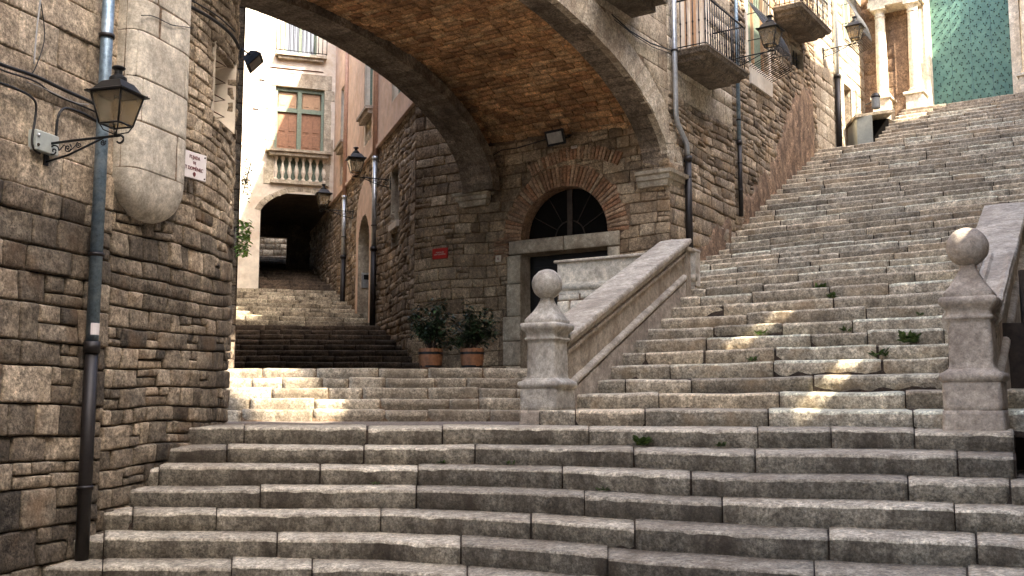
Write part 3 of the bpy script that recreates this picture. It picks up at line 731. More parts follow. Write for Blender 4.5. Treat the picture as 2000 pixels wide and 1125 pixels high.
def place_lamp(fr, px, py, label, sc, first=False, turn=0.):
    u, z = fr.uv(px, py); loc = fr.P(u, z, .02); rz = math.atan2(fr.n[1], fr.n[0])+turn
    if first: lamp.location = loc; lamp.rotation_euler = (0, 0, rz); lamp.scale = (sc,)*3; return lamp
    return tree_copy(lamp, loc, rz, label, sc)
lamp_a = place_lamp(LW, 86, 282, '', .8, True)
place_lamp(L, 764, 352, 'black lantern high on the pink lane house, upper of the two in the lane', .98)
place_lamp(L, 691, 414, 'black lantern in front of the dark tunnel mouth, lower of the two in the lane', 1.0)
place_lamp(W, 1424, 118, 'black lantern beside the long balcony over the grand stair', 1.02)
place_lamp(W, 1606, 99, 'black lantern nearest the church on the sunlit palace wall', .98)

# ------------------------------------------------------------------ arched bridge between the houses
br = thing('arched_bridge', 'wide bridge house on a flattened brick vault spanning the lane between two stone ribs', 'bridge', (-1, 14, 4))
def ell(uc, zc, a, b, t): return (uc+a*math.cos(t), zc+b*math.sin(t))
def ellring(mb, fr, uc, zc, a, b, th, t0, t1, n, d0, d1, mi=0, seed=1, gap=.004, th0=0.):
    r = random.Random(seed)
    for i in range(n):
        A = t0+(t1-t0)*i/n; Bq = t0+(t1-t0)*(i+1)/n; g = gap/a; j = r.uniform(-.006, .006)
        sub = 3
        for k in range(sub):
            x0 = A+g+(Bq-A-2*g)*k/sub; x1 = A+g+(Bq-A-2*g)*(k+1)/sub
            p = [ell(uc, zc, a+th0+j, b+th0+j, x0), ell(uc, zc, a+th0+j, b+th0+j, x1), ell(uc, zc, a+th, b+th, x1), ell(uc, zc, a+th, b+th, x0)]
            mb.hexa([fr.P(p[0][0], p[0][1], d0), fr.P(p[1][0], p[1][1], d0), fr.P(p[1][0], p[1][1], d1+j), fr.P(p[0][0], p[0][1], d1+j),
                     fr.P(p[3][0], p[3][1], d0), fr.P(p[2][0], p[2][1], d0), fr.P(p[2][0], p[2][1], d1+j), fr.P(p[3][0], p[3][1], d1+j)], mi)
WR = Fr(D.P(3.5, 0)[:2], 34)
FE = (-4.7, 3.91, 4.7, 1.72)
mb = MB(); ellring(mb, W, *FE, .42, 0.0, PI*.8, 26, -.44, -.01, 0, 5); mb.build('front_rib', [M['rib']], br)
mb = MB(); ellring(mb, WR, -4.45, 3.93, 4.12, 1.7, .22, 0, PI*.75, 22, -.05, .40, 0, 6); ellring(mb, WR, -4.45, 3.93, 4.12, 1.7, .30, 0, PI*.75, 22, -.28, -.055, 0, 7, th0=.05)
mb.build('rear_rib', [M['rib']], br)
mb = MB()
fo = lambda u: FE[1]+(FE[3]+.5)*math.sqrt(max(0, 1-((u-FE[0])/(FE[2]+.5))**2))
ellring(mb, W, *FE, .5, 0.0, PI*.62, 24, -.1, .02, 0, 8, gap=.003)
ins = lambda u, z: z < fo(u)-.02
psh = lambda u, z: (u, max(z, fo(u)+.004)) if abs(u-FE[0]) < FE[2]+.5 else (u, z)
masonry(mb, W.P, -6.0, -.0, 3.95, 9.4, (.28, .42), (.45, 1.0), inside=ins, push=psh, relief=.008, res=.14, rough=.008, seed=21, gap=.004)
backing(mb, W.P, -9.8, 0, 3.91, 9.6, inside=lambda u, z: z < FE[1]+(FE[3]+.3)*math.sqrt(max(0, 1-((u-FE[0])/(FE[2]+.3))**2)), st=.2, mi=1, d=-.004)
mb.build('front_wall', [M['palace_up'], M['mortar']], br)
mb = MB(); backing(mb, W.P, -9.8, 0, 3.91, 9.6, inside=lambda u, z: z < 3.93+2.*math.sqrt(max(0, 1-((u+4.5)/4.3)**2)), st=.2, mi=0, d=-3.5)
mb.hexa([W.P(-9.8, 9.5, -3.5), W.P(.5, 9.5, -3.5), W.P(.5, 9.5, 0), W.P(-9.8, 9.5, 0), W.P(-9.8, 9.7, -3.6), W.P(.5, 9.7, -3.6), W.P(.5, 9.7, .1), W.P(-9.8, 9.7, .1)])
mb.build('rear_wall_and_roof', [M['mortar']], br)
# brick vault
VA, VB, VZ = 4.72, 1.16, 4.60
tab_s = [0.]; tab_t = [0.]; px_, pz_ = VA, 0.
for i in range(1, 201):
    t = PI*i/200; x, z = VA*math.cos(t), VB*math.sin(t); tab_s.append(tab_s[-1]+math.hypot(x-px_, z-pz_)); tab_t.append(t); px_, pz_ = x, z
def VP(w, s, d):
    t = lerp_tab(tab_s, tab_t, max(0, s)); nx, nz = -VB*math.cos(t), -VA*math.sin(t); l = math.hypot(nx, nz)
    return W.P(-4.7+VA*math.cos(t)+nx/l*d, VZ+VB*math.sin(t)+nz/l*d, -w)
mb = MB(); masonry(mb, VP, .38, 3.6, 0.0, tab_s[-1]*.92, (.105, .145), (.2, .34), relief=.014, res=.12, rough=.02, seed=31, gap=.006, warp=.012)
backing(mb, VP, .3, 3.6, 0.0, tab_s[-1], st=.12, mi=1, d=-.012)
mb.build('brick_vault', [M['brick'], M['brickmortar']], br)
def capital(fr, u0, u1, d0, d1, zt, h, mat):
    o = MB(); lv = [(0, .0), (.03, .02), (.03, .05), (.07, .09), (.07, .12)]
    prof = [(-h, -.02), (-h+.04, 0), (-h*.62, .01), (-h*.58, .045), (-h*.3, .05), (-h*.22, .09), (0, .10)]
    vs = []
    for z, e in prof: vs += [fr.P(u0-e, zt+z, d0), fr.P(u1+e, zt+z, d0), fr.P(u1+e, zt+z, d1+e), fr.P(u0-e, zt+z, d1+e)]
    n = len(prof); fs = [(3, 2, 1, 0), tuple((n-1)*4+i for i in range(4))]+[(k*4+i, k*4+(i+1) % 4, k*4+4+(i+1) % 4, k*4+4+i) for k in range(n-1) for i in range(4)]
    o.add(vs, fs); return o.build('springer_capital', mat, br)
capital(W, -.12, .38, -.50, .03, 3.915, .24, M['frame'])
capital(D, 3.38, 3.95, -.3, .14, 3.96, .24, M['frame'])

# ------------------------------------------------------------------ palace: door wall D and stair wall W
pal = thing('stone_palace', 'tall stone palace with brick-arched dark doorway and balconies beside the grand stair', 'building', (3, 16, .7))
UC, ZC, RR = 1.915, 3.06, .83
mb = MB()
ind = lambda u, z: z > ZC and math.hypot(u-UC, z-ZC) < 1.13
def pshd(u, z):
    if z > ZC-.02:
        q = math.hypot(u-UC, z-ZC)
        if q < 1.17 and q > 1e-6: return (UC+(u-UC)*1.17/q, ZC+max(z-ZC, 0)*1.17/q)
    return (u, z)
dh = [(.86, 3.0, .3, 3.06)]
masonry(mb, D.P, 3.05, 5.05, .45, 2.3, (.16, .27), (.2, .48), dh, relief=.014, res=.06, rough=.024, seed=41, warp=.05, gap=.005, push=pshd, inside=ind, split=.15)
masonry(mb, D.P, 0, .88, .45, 2.3, (.16, .27), (.2, .48), dh, relief=.02, res=.07, rough=.018, seed=42, warp=.03, gap=.006)
masonry(mb, D.P, 0, 5.05, 2.3, 4.75, (.15, .25), (.18, .5), dh, relief=.014, res=.06, rough=.026, seed=43, warp=.06, gap=.005, push=pshd, inside=ind, split=.15)
masonry(mb, D.P, 3.6, 5.05, 4.75, 9.5, (.2, .3), (.25, .5), relief=.02, res=.1, rough=.02, seed=44, warp=.03)
backing(mb, D.P, 0, 5.05, .4, 9.5, [(1.09, 2.745, .3, 2.8)], inside=lambda u, z: z > 3 and math.hypot(u-UC, z-ZC) < .84, st=.05, mi=1, d=-.015)
mb.build('door_wall', [M['dwall'], M['mortar']], pal)
mb = MB(); ringblocks(mb, D.P, UC, ZC, RR, 1.2, -.02, PI+.02, 46, .018, 0, seed=5, gap=.007); 
mb.build('brick_arch', [M['thinbrick']], pal)
mb = MB(); ringblocks(mb, lambda u, z, d: D.P(u, z, d+.03), 1.7, 2.6, 1.72, 1.93, math.radians(62), math.radians(118), 26, .012, 0, seed=6, gap=.007); mb.build('relieving_brick', [M['thinbrick']], pal); mb = MB()
for z in range(7):
    for k in range(3): mb.fbox(D, 3.0+.1*k-.02*(z % 2), 3.09+.1*k-.02*(z % 2), 2.78+z*.05, 2.815+z*.05, -.02, .03, ch=.003)
mb.build('brick_patch', [M['thinbrick']], pal)
# surround
mb = MB(); r_ = random.Random(9); z = .45
while z < 2.78:
    h = r_.uniform(.3, .62); h = min(h, 2.79-z)
    if 2.79-(z+h) < .15: h = 2.79-z
    w = r_.uniform(.26, .4); block(mb, D.P, 2.745, 2.745+w, z, z+h, .03, .06, .006, r_, .003, 0, 0); w = r_.uniform(.2, .3); block(mb, D.P, 1.09-w, 1.09, z, z+h, .03, .06, .006, r_, .003, 0, 0); z += h
reveal(mb, D, 1.092, 2.743, .45, 2.79, .3, 0)
mb.build('door_jambs', [M['frame']], pal)
mb = MB(); r_ = random.Random(8); block(mb, D.P, .88, 1.9, 2.8, 3.045, .045, .07, .006, r_, .003, 0, 0); block(mb, D.P, 1.9, 2.98, 2.8, 3.045, .045, .07, .008, r_, .003, 0, 0); mb.build('lintel', [M['frame']], pal)
mb = MB(); mb.fbox(D, 1.09, 2.745, .5, 2.8, -.36, -.3); dr = mb.build('door', M['blackwood'], pal)
for k in range(2):
    for (a, b) in ((.8, 1.5), (1.65, 2.6)):
        mb = MB(); mb.fbox(D, 1.17+k*.82, 1.82+k*.82, a, b, -.3, -.285, ch=.006); mb.build('door_panel', M['blackwood'], dr)
mb = MB()
mb.fbox(D, .3, 4.4, .45, 4.7, -.62, -.5)
vs = [D.P(UC+.9*math.cos(PI*i/24), ZC+.9*math.sin(PI*i/24), -.26) for i in range(25)]; mb.add(vs, [tuple(range(25))]); 
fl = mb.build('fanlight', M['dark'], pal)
mb = MB()
for i in range(1, 6):
    if i == 3: mb.fbox(D, UC-.05, UC+.05, ZC, ZC+.82, -.25, -.22)
    t = PI*i/6; mb.tube([D.P(UC+.28*math.cos(t), ZC+.28*math.sin(t), -.23), D.P(UC+.82*math.cos(t), ZC+.82*math.sin(t), -.23)], .009, 5)
mb.tube([D.P(UC+.28*math.cos(PI*i/16), ZC+.28*math.sin(PI*i/16), -.23) for i in range(17)], .012, 5)
mb.build('glazing_bars', M['darkwood'], fl)
mb = MB()
vs = []; 
for i in range(25):
    t = PI*i/24; vs += [D.P(UC+RR*math.cos(t), ZC+RR*math.sin(t), .02), D.P(UC+RR*math.cos(t), ZC+RR*math.sin(t), -.27)]
mb.add(vs, [(2*i, 2*i+1, 2*i+3, 2*i+2) for i in range(24)]); mb.quad(D.P(UC-RR, ZC-.02, .03), D.P(UC+RR, ZC-.02, .03), D.P(UC+RR, ZC-.02, -.27), D.P(UC-RR, ZC-.02, -.27)); mb.build('arch_reveal', M['thinbrick'], pal)

# W wall
HW = {'balcony_door': (.62, 1.52, 5.93, 8.2), 'grille_window': (3.55, 4.66, 6.72, 9.0), 'small_window': (6.1, 6.86, 7.42, 7.86), 'balcony_door2': (5.3, 6.7, 8.35, 10.6), 'doorway': (9.85, 10.5, 5.6, 8.02), 'grille_window2': (10.1, 11.1, 9.25, 11.3), 'slit': (10.93, 11.05, 7.5, 8.1)}
holesW = list(HW.values())
zlw = lambda u: 1.3+.53*u
mb = MB()
masonry(mb, W.P, 0, 2.72, 1.4, 3.9, (.16, .3), (.25, .6), holesW, relief=.025, res=.08, rough=.022, seed=51, warp=.04, gap=.008, zlow=zlw, split=.15)
masonry(mb, W.P, 0, 2.72, 3.9, 5.2, (.1, .17), (.15, .45), holesW, relief=.02, res=.06, rough=.032, seed=52, warp=.09, gap=.007, split=.2)
masonry(mb, W.P, 2.72, 7.7, 2.4, 11.9, (.1, .19), (.12, .4), holesW, relief=.016, res=.07, rough=.03, seed=53, warp=.09, gap=.006, split=.25, zlow=zlw)
backing(mb, W.P, 0, 7.7, 1.3, 12.0, holesW, st=.3, mi=1, d=-.02, zlow=lambda u: zlw(u)-.4)
mb.build('rubble_wall', [M['palace'], M['mortar']], pal)
mb = MB()
masonry(mb, W.P, 0, 2.72, 5.2, 9.4, (.26, .4), (.4, .9), holesW, relief=.01, res=.15, rough=.01, seed=54, gap=.004)
masonry(mb, W.P, 7.7, 12.4, 4.6, 11.9, (.2, .34), (.3, .75), holesW, relief=.012, res=.14, rough=.014, seed=55, gap=.005, zlow=zlw, warp=.02)
backing(mb, W.P, 7.7, 12.4, 4.4, 12., holesW, st=.3, mi=1); backing(mb, W.P, -9.8, 12.4, 9.6, 12.6, st=.8, mi=1, d=-.3, holes=holesW)
mb.build('ashlar_wall', [M['palace_up'], M['mortar']], pal)
mb = MB(); E_ = W.P(12.4, 0); mb.hexa([W.P(12.4, 4, 0), W.P(12.4, 4, -6), W.P(12.2, 4, -6), W.P(12.2, 4, -.02), W.P(12.4, 12, 0), W.P(12.4, 12, -6), W.P(12.2, 12, -6), W.P(12.2, 12, -.02)])
mb.add([(C0[0], C0[1], 12), W.P(12.4, 12), (8, 34, 12), L.P(10.9, 12), L.P(0, 12), ], [(0, 1, 2, 3, 4)]); mb.build('end_wall_and_roof', [M['palace_up']], pal)
# rusty plaster skirt above the stair
mb = MB(); nu, nz = 90, 26; vs = []; fs = []
def topz(u): return zlw(u)+1.05+1.3*math.exp(-((u-6.6)/1.5)**2)+.6*noise.noise(Vector((u*1.6, 2, 3)))+.3*noise.noise(Vector((u*5, 2, 3)))
for i in range(nu+1):
    u = 2.95+(7.7-2.95)*i/nu; fade = min(1, (u-2.95)/.4, (7.7-u)/.6)
    for j in range(nz+1):
        z = zlw(u)-.2+(topz(u)-zlw(u)+.2)*j/nz+ (noise.noise(Vector((u*9, 7, 1)))*.25 if j == nz else 0)
        e = min((nz-j)/3, 1, max(fade, 0)*1.5); vs.append(W.P(u, z, -.03+e*(.075+.02*noise.noise(Vector((u*3, z*3, 4)))+.012*noise.noise(Vector((u*11, z*11, 4))))))
mb.add(vs, [(i*(nz+1)+j, (i+1)*(nz+1)+j, (i+1)*(nz+1)+j+1, i*(nz+1)+j+1) for i in range(nu) for j in range(nz)], 0, True)
vs = []; nu, nz = 30, 20
for i in range(nu+1):
    u = .55+2.1*i/nu
    for j in range(nz+1):
        tz = zlw(u)+1.1+.4*noise.noise(Vector((u*2.5, 5, 3))); z = zlw(u)-.2+(tz-zlw(u)+.2)*j/nz
        e = min((nz-j)/3, 1, i/3, (nu-i)/3); vs.append(W.P(u, z, -.03+e*(.07+.02*noise.noise(Vector((u*3, z*3, 8)))+.012*noise.noise(Vector((u*11, z*11, 4))))))
mb.add(vs, [(i*(nz+1)+j, (i+1)*(nz+1)+j, (i+1)*(nz+1)+j+1, i*(nz+1)+j+1) for i in range(nu) for j in range(nz)], 0, True)
mb.build('rusty_plaster', [M['redplaster']], pal)

def window(parent, fr, h, name, dep, framew, mframe, back, sill=None, surround=None, msur=None):
    a, b, c, d = h; o = MB(); reveal(o, fr, a, b, c, d, dep, 0); 
    if surround:
        s = surround
        o.fbox(fr, a-s, a, c, d+s, -.01, .035); o.fbox(fr, b, b+s, c, d+s, -.01, .035); o.fbox(fr, a-s+.001, b+s-.001, d+.001, d+s+.002, -.01, .037)
    w = o.build(name, msur or M['frame'], parent)
    o = MB(); o.fbox(fr, a, b, c, d, -dep-.03, -dep); o.build('back_panel', back, w)
    if framew:
        o = MB(); f = framew; q = -dep+.05
        o.fbox(fr, a, a+f, c, d, -dep, q); o.fbox(fr, b-f, b, c, d, -dep, q); o.fbox(fr, (a+b)/2-f/2, (a+b)/2+f/2, c+f, d-f, -dep, q); o.fbox(fr, a+f, b-f, c, c+f, -dep, q); o.fbox(fr, a+f, b-f, d-f, d, -dep, q)
        o.build('frame', mframe, w)
    return w
w = window(pal, W, HW['balcony_door'], 'balcony_door', .12, .06, M['white'], M['tan'], surround=.16, msur=M['white'])
w = window(pal, W, HW['grille_window'], 'window', .12, .05, M['tan'], M['greenwood'], surround=.1, msur=M['white'])
o = MB(); o.fbox(W, 3.6, 4.75, 6.32, 6.71, 0, .06); o.build('sill_panel', M['white'], w)
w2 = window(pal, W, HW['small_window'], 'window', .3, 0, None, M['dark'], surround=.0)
o = MB()
for k in range(4): o.tube([W.P(6.2+k*.17, 7.4, -.08), W.P(6.2+k*.17, 7.88, -.08)], .012, 6)
for k in range(2): o.tube([W.P(6.08, 7.55+k*.16, -.08), W.P(6.88, 7.55+k*.16, -.08)], .012, 6)
o.build('bars', M['iron'], w2)
window(pal, W, HW['balcony_door2'], 'balcony_door', .15, .07, M['white'], M['tan'])
w3 = window(pal, W, HW['doorway'], 'doorway', .35, 0, None, M['darkwood'], surround=.14, msur=M['palace_up'])
w4 = window(pal, W, HW['grille_window2'], 'window', .15, .06, M['white'], M['greenwood'])
window(pal, W, HW['slit'], 'window', .2, 0, None, M['dark'])
def grille(par, a, b, z0, z1, bulge):
    o = MB(); n = 13
    for k in range(n+1):
        u = a+(b-a)*k/n; pts = []
        for j in range(15):
            t = j/14; z = z1-(z1-z0)*t; dd = .06+bulge*(math.sin(max(0, t-.45)/.55*PI*.62))
            if t > .97: dd = .05
            pts.append(W.P(u, z, dd))
        o.tube(pts, .008, 5)
    for t in (.02, .3, .55, .78):
        z = z1-(z1-z0)*t; dd = .06+bulge*(math.sin(max(0, t-.45)/.55*PI*.62)); o.tube([W.P(a, z, 0), W.P(a-.01, z, dd), W.P(b+.01, z, dd), W.P(b, z, 0)], .010, 5)
    return o.build('iron_grille', M['iron'], par)
grille(w, 3.52, 4.7, 6.62, 8.9, .42); grille(w4, 10.05, 11.15, 9.1, 11.2, .35)
def balcony(label_parent, u0, u1, zt, dep, railh):
    o = MB(); prof = [(0, dep-.22), (.05, dep-.2), (.09, dep-.1), (.17, dep-.07), (.2, dep), (.27, dep+.02), (.28, dep+.03), (.31, dep+.03)]
    zb = zt-.25; prof = [(z*.8, e) for z, e in prof]; vs = []
    for z, e in prof:
        s = dep-e; vs += [W.P(u0+s, zb+z, 0), W.P(u1-s, zb+z, 0), W.P(u1-s, zb+z, e), W.P(u0+s, zb+z, e)]
    n = len(prof); o.add(vs, [(3, 2, 1, 0), tuple((n-1)*4+i for i in range(4))]+[(k*4+i, k*4+(i+1) % 4, k*4+4+(i+1) % 4, k*4+4+i) for k in range(n-1) for i in range(4)])
    s = o.build('balcony_slab', M['rib'], label_parent)
    o = MB()
    def bar(u, d):
        o.tube([W.P(u, zt, d), W.P(u, zt+railh*.25, d), W.P(u, zt+railh*.28, d), W.P(u, zt+railh*.32, d), W.P(u, zt+railh*.5, d), W.P(u, zt+railh*.53, d), W.P(u, zt+railh*.56, d), W.P(u, zt+railh, d)], [.008, .008, .014, .008, .010, .018, .010, .008], 6)
    n = max(6, int((u1-u0)/.1))
    for k in range(n+1): bar(u0+.03+(u1-u0-.06)*k/n, dep-.03)
    for k in range(1, 5):
        bar(u0+.03, dep-.03-(dep-.06)*k/5); bar(u1-.03, dep-.03-(dep-.06)*k/5)
    for z, r in ((zt+railh, .016), (zt+.05, .010)):
        o.tube([W.P(u0+.03, z, 0), W.P(u0+.03, z, dep-.03), W.P(u1-.03, z, dep-.03), W.P(u1-.03, z, 0)], r, 6)
    o.build('balcony_railing', M['iron'], s)
balcony(pal, .2, 1.92, 5.93, .6, .83)
balcony(pal, 5.05, 6.95, 8.3, .6, 1.1)
# balcony of the bridge house peeping in at the top edge
uq, zq = W.uv(1245, 18, .3)
o = MB(); o.fbox(W, -2.6, uq+.5, zq+.2, zq+.36, 0, .55); o.fbox(W, -2.5, uq+.4, zq+.06, zq+.2, 0, .4); o.build('balcony_slab', M['rib'], br)

# downpipes of the palace
def wp(u, z, d=.09): return W.P(u, z, d)
pipe_thing('drainpipe', 'bright zinc downpipe kinking into a thick black pipe beside the arch pier', [[wp(.09, 9), wp(.1, 6.0), wp(.1, 4.85), wp(.16, 4.7), wp(.5, 4.45), wp(.53, 4.2)], [wp(.53, 4.25), wp(.53, 2.3)]], [M['steel'], M['pipeblack']], ['zinc_pipe', 'iron_pipe'], .045, [wp(.1, 5.9), wp(.53, 3.9)], rs=[.042, .055])
pipe_thing('drainpipe', 'thin grey downpipe behind the long balcony ending above the steps', [[wp(2.82, 9.5), wp(2.8, 5.0)], [wp(2.8, 5.02), wp(2.8, 3.62)]], [M['zinc'], M['pipeblack']], ['zinc_pipe', 'iron_pipe'], .035, [wp(2.8, 4.6), wp(2.8, 5.4), wp(2.8, 4.1)], rs=[.036, .04])
pipe_thing('drainpipe', 'white topped downpipe with black lower half near the church', [[wp(9.2, 12), wp(9.16, 8.0)], [wp(9.16, 8.02), wp(9.12, 5.9)]], [M['steel'], M['pipeblack']], ['zinc_pipe', 'iron_pipe'], .05, [wp(9.2, 10.3)], rs=[.05, .065])
def wall_cable(fr, label, pts, r, d=.05, mat=None):
    P = []
    for px, py in pts: u, z = fr.uv(px, py, d); P.append(fr.P(u, z, d))
    o = MB(); o.tube(P, r, 6); tag(o.build('cable', mat or M['cable']), label, 'cable')
wall_cable(W, 'cable crossing the bridge front towards the bright downpipe', [(1195, 28), (1230, 60), (1270, 84), (1310, 98)], .010)
wall_cable(W, 'second thinner cable below it on the bridge front', [(1200, 38), (1240, 70), (1275, 92), (1308, 104), (1335, 125)], .006)
wall_cable(D, 'black cable running under the vault to the small floodlight', [(961, 395), (957, 350), (960, 305), (980, 293), (1010, 289), (1040, 280), (1068, 272)], .009, d=.06)

# signs and fittings on the door wall
def flat_sign(fr, px, py, w, h, label, cat, mat, lines, ink, size, name='wall_sign', d=.05):
    u, z = fr.uv(px, py, d); t = thing(name, label, cat, fr.P(u, z, d))
    o = MB(); o.fbox(fr, u-w/2, u+w/2, z-h/2, z+h/2, d-.02, d, ch=.002); o.build('plate', mat, t)
    sgn = -1 if fr in (D, L) else 1
    for k, ln in enumerate(lines):
        text_mesh(ln, size, lambda x, y, zz: fr.P(u+x*sgn, z+y+(len(lines)-1)*size*.55-k*size*1.1, d+.002+zz), ink, 'lettering', t)
    return t
flat_sign(D, 859, 495, .33, .19, 'small red plaque on the dark stone left of the arched door', 'sign', M['redsign'], ['PUJADA DE', 'SANT DOMÈNEC'], M['tile'], .034)
flat_sign(D, 973, 505, .11, .11, 'cream house number tile reading 6 beside the arched door', 'number tile', M['tile'], ['6'], M['ink'], .08, 'number_tile')
flat_sign(D, 1121, 287, .1, .045, 'tiny white tile under the vault above the brick arch', 'tile', M['tile'], ['1754'], M['ink'], .035, 'number_tile')
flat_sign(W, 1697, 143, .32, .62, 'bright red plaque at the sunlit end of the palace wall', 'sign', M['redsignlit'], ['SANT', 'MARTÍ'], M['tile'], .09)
def floodlight(label, c, ax, sc, wl):
    t = thing('floodlight', label, 'floodlight', c); c = Vector(c); ax = Vector(ax).normalized(); rt = ax.cross(Vector((0, 0, 1))).normalized(); up = rt.cross(ax)
    pl = lambda x, y, z: tuple(c+rt*x*sc+up*y*sc+ax*z*sc)
    o = MB(); pr = [(-.1, .10, .07), (-.02, .16, .11), (.05, .19, .13)]; vs = []
    for z, a, b in pr: vs += [pl(-a, -b, z), pl(a, -b, z), pl(a, b, z), pl(-a, b, z)]
    o.add(vs, [(3, 2, 1, 0), (8, 9, 10, 11)]+[(k*4+i, k*4+(i+1) % 4, k*4+4+(i+1) % 4, k*4+4+i) for k in range(2) for i in range(4)]); o.build('housing', M['lampblack'], t)
    o = MB(); o.hexa([pl(-.15, -.09, .051), pl(.15, -.09, .051), pl(.15, .09, .051), pl(-.15, .09, .051), pl(-.15, -.09, .056), pl(.15, -.09, .056), pl(.15, .09, .056), pl(-.15, .09, .056)]); o.build('glass', M['alu'], t)
    o = MB(); o.tube([pl(-.2, 0, -.02), pl(-.2, -.02, -.16), tuple(Vector(wl)), pl(.2, -.02, -.16), pl(.2, 0, -.02)], .012*sc, 5); o.build('yoke', M['iron'], t)
uq, zq = D.uv(1087, 268, .2)
floodlight('small black floodlight under the vault above the brick arch', D.P(uq, zq, .2), (-.6, -.75, -.35), 1., D.P(uq, zq+.02, 0))
p_ = at(494, 119, 13.7)
floodlight('black floodlight jutting from the dark left pier against the bright facade', p_, (.75, .1, -.75), 1.0, at(468, 119, 14.2))

# ------------------------------------------------------------------ left lane house (arch pier)
lh = thing('stone_building', 'narrow stone pier of the house carrying the left end of the rear arch', 'building', (-4, 14, .7))
LH = Fr((-3.80, 14.05), -18.7); LHf = Fr((-3.80, 14.05), -108.7, -1)
mb = MB(); masonry(mb, LHf.P, 0, 1.4, .6, 6.2, (.2, .32), (.25, .5), relief=.02, res=.08, rough=.02, seed=61, warp=.03); backing(mb, LHf.P, 0, 4, .5, 12, st=.5, mi=1); backing(mb, LH.P, 0, 14, .5, 12, st=.7, mi=1)
mb.add([LH.P(0, 12), LH.P(14, 12), (-14, 27, 12), (-12, 14, 12)], [(0, 1, 2, 3)], 1)
mb.build('wall', [M['rib'], M['darkmortar']], lh)

# ------------------------------------------------------------------ lane house on the right of the lane
lnh = thing('plastered_house', 'pink plastered lane house with bare stone ground floor and tall arched door', 'house', (-4, 24, 2))
HL = [(2.15, 2.85, 4.0, 5.12), (2.2, 2.78, 3.48, 3.84), (7.75, 8.05, 4.62, 5.05)]
DU, DR = 5.85, .72
def doorin(u, z, g=0): return abs(u-DU) < DR+g and z < 4.0+math.sqrt(max(0, (DR+g)**2-(u-DU)**2))*1.05
def patch(u, z): return abs(u-5.8) < 1.05 and z < 4.6+1.0*math.sqrt(max(0, 1-((u-5.8)/1.05)**2))
mb = MB()
masonry(mb, L.P, 0, 1.0, .5, 6.0, (.15, .25), (.2, .4), HL, relief=.02, res=.09, rough=.02, seed=71, warp=.03, gap=.006)
masonry(mb, L.P, 1.0, 20, .5, 6.0, (.11, .2), (.12, .34), HL, relief=.014, res=.08, rough=.028, seed=72, warp=.09, gap=.006, split=.25, inside=lambda u, z: patch(u, z) or z < 1.0+.13*u-.4)
backing(mb, L.P, 0, 20, .5, 6.05, HL, d=-.018, inside=lambda u, z: doorin(u, z, .02), st=.12, mi=1)
mb.build('stone_base', [M['palace'], M['mortar']], lnh)
mb = MB(); backing(mb, L.P, 4.75, 6.85, 1.4, 5.6, inside=lambda u, z: doorin(u, z, 0) or not patch(u, z), st=.06, d=.035); mb.build('door_plaster', [M['plaster']], lnh)
HU = [(4.95, 6.0, 7.2, 9.3), (5.0, 5.95, 6.42, 6.98), (8.6, 9.55, 7.4, 8.95), (8.62, 9.5, 6.2, 7.1), (1.75, 2.75, 6.6, 8.9)]
mb = MB(); backing(mb, L.P, 0, 11.2, 6.0, 12.2, HU, st=.5, d=.05); mb.fbox(L, 0, 11.2, 5.98, 6.05, 0, .09); mb.build('pink_plaster', [M['plaster']], lnh)
for i, h in enumerate(HL): window(lnh, L, h, 'window', .3, 0, None, M['dark'], msur=M['frame'])
o = MB(); o.fbox(L, 2.1, 2.95, 3.86, 3.99, 0, .05); o.build('window_sill', M['white'], lnh)
for i, h in enumerate(HU):
    if i in (0, 2, 4): window(lnh, L, h, 'window', .14, .06, M['greenwood'], M['greenwood'], surround=.12, msur=M['white'])
def baluster(mb, fr, u, z0, z1, d, r):
    h = z1-z0; pr = [(.9, 0), (.9, .08), (.45, .12), (.55, .2), (1., .38), (.75, .55), (.4, .7), (.38, .8), (.6, .84), (.85, .9), (.85, 1.)]
    mb.profile([(a*r, z0+b*h) for a, b in pr], lambda x, y, z: fr.P(u+x, z, d+y), 12, smooth=False)
for i in (1, 3):
    a, b, c, d = HU[i]; q = window(lnh, L, HU[i], 'balustrade_niche', .2, 0, None, M['mortar'], msur=M['white'])
    for k in range(5):
        o = MB(); baluster(o, L, a+(b-a)*(k+.5)/5, c, d, -.05, .07); o.build('baluster', M['church'], q)
    o = MB(); o.fbox(L, a-.1, b+.1, d, d+.16, 0, .16); o.fbox(L, a-.14, b+.14, d+.1, d+.17, 0, .22); o.build('sill', M['newel_warm'], q)
o = MB()
o.quad(L.P(DU+DR, 1.3, .03), L.P(DU+DR, 4.0, .03), L.P(DU+DR, 4.0, -.55), L.P(DU+DR, 1.3, -.55)); o.quad(L.P(DU-DR, 1.3, .03), L.P(DU-DR, 4.0, .03), L.P(DU-DR, 4.0, -.55), L.P(DU-DR, 1.3, -.55))
vs = []
for i in range(17):
    t = PI*i/16; vs += [L.P(DU+DR*math.cos(t), 4.0+DR*math.sin(t)*1.05, .036), L.P(DU+DR*math.cos(t), 4.0+DR*math.sin(t)*1.05, -.55)]
o.add(vs, [(2*i, 2*i+1, 2*i+3, 2*i+2) for i in range(16)]); dv = o.build('arched_doorway', M['frame'], lnh)
o = MB(); o.fbox(L, DU-DR, DU+DR, 1.3, 4.8, -.6, -.55); o.build('door', M['blackwood'], dv)
ic = thing('intercom', 'silver intercom panel in the reveal of the tall arched lane door', 'intercom', L.P(DU+DR, 3.4, -.2))
def lp2(d, z, e): return L.P(DU+DR-e, z, d)
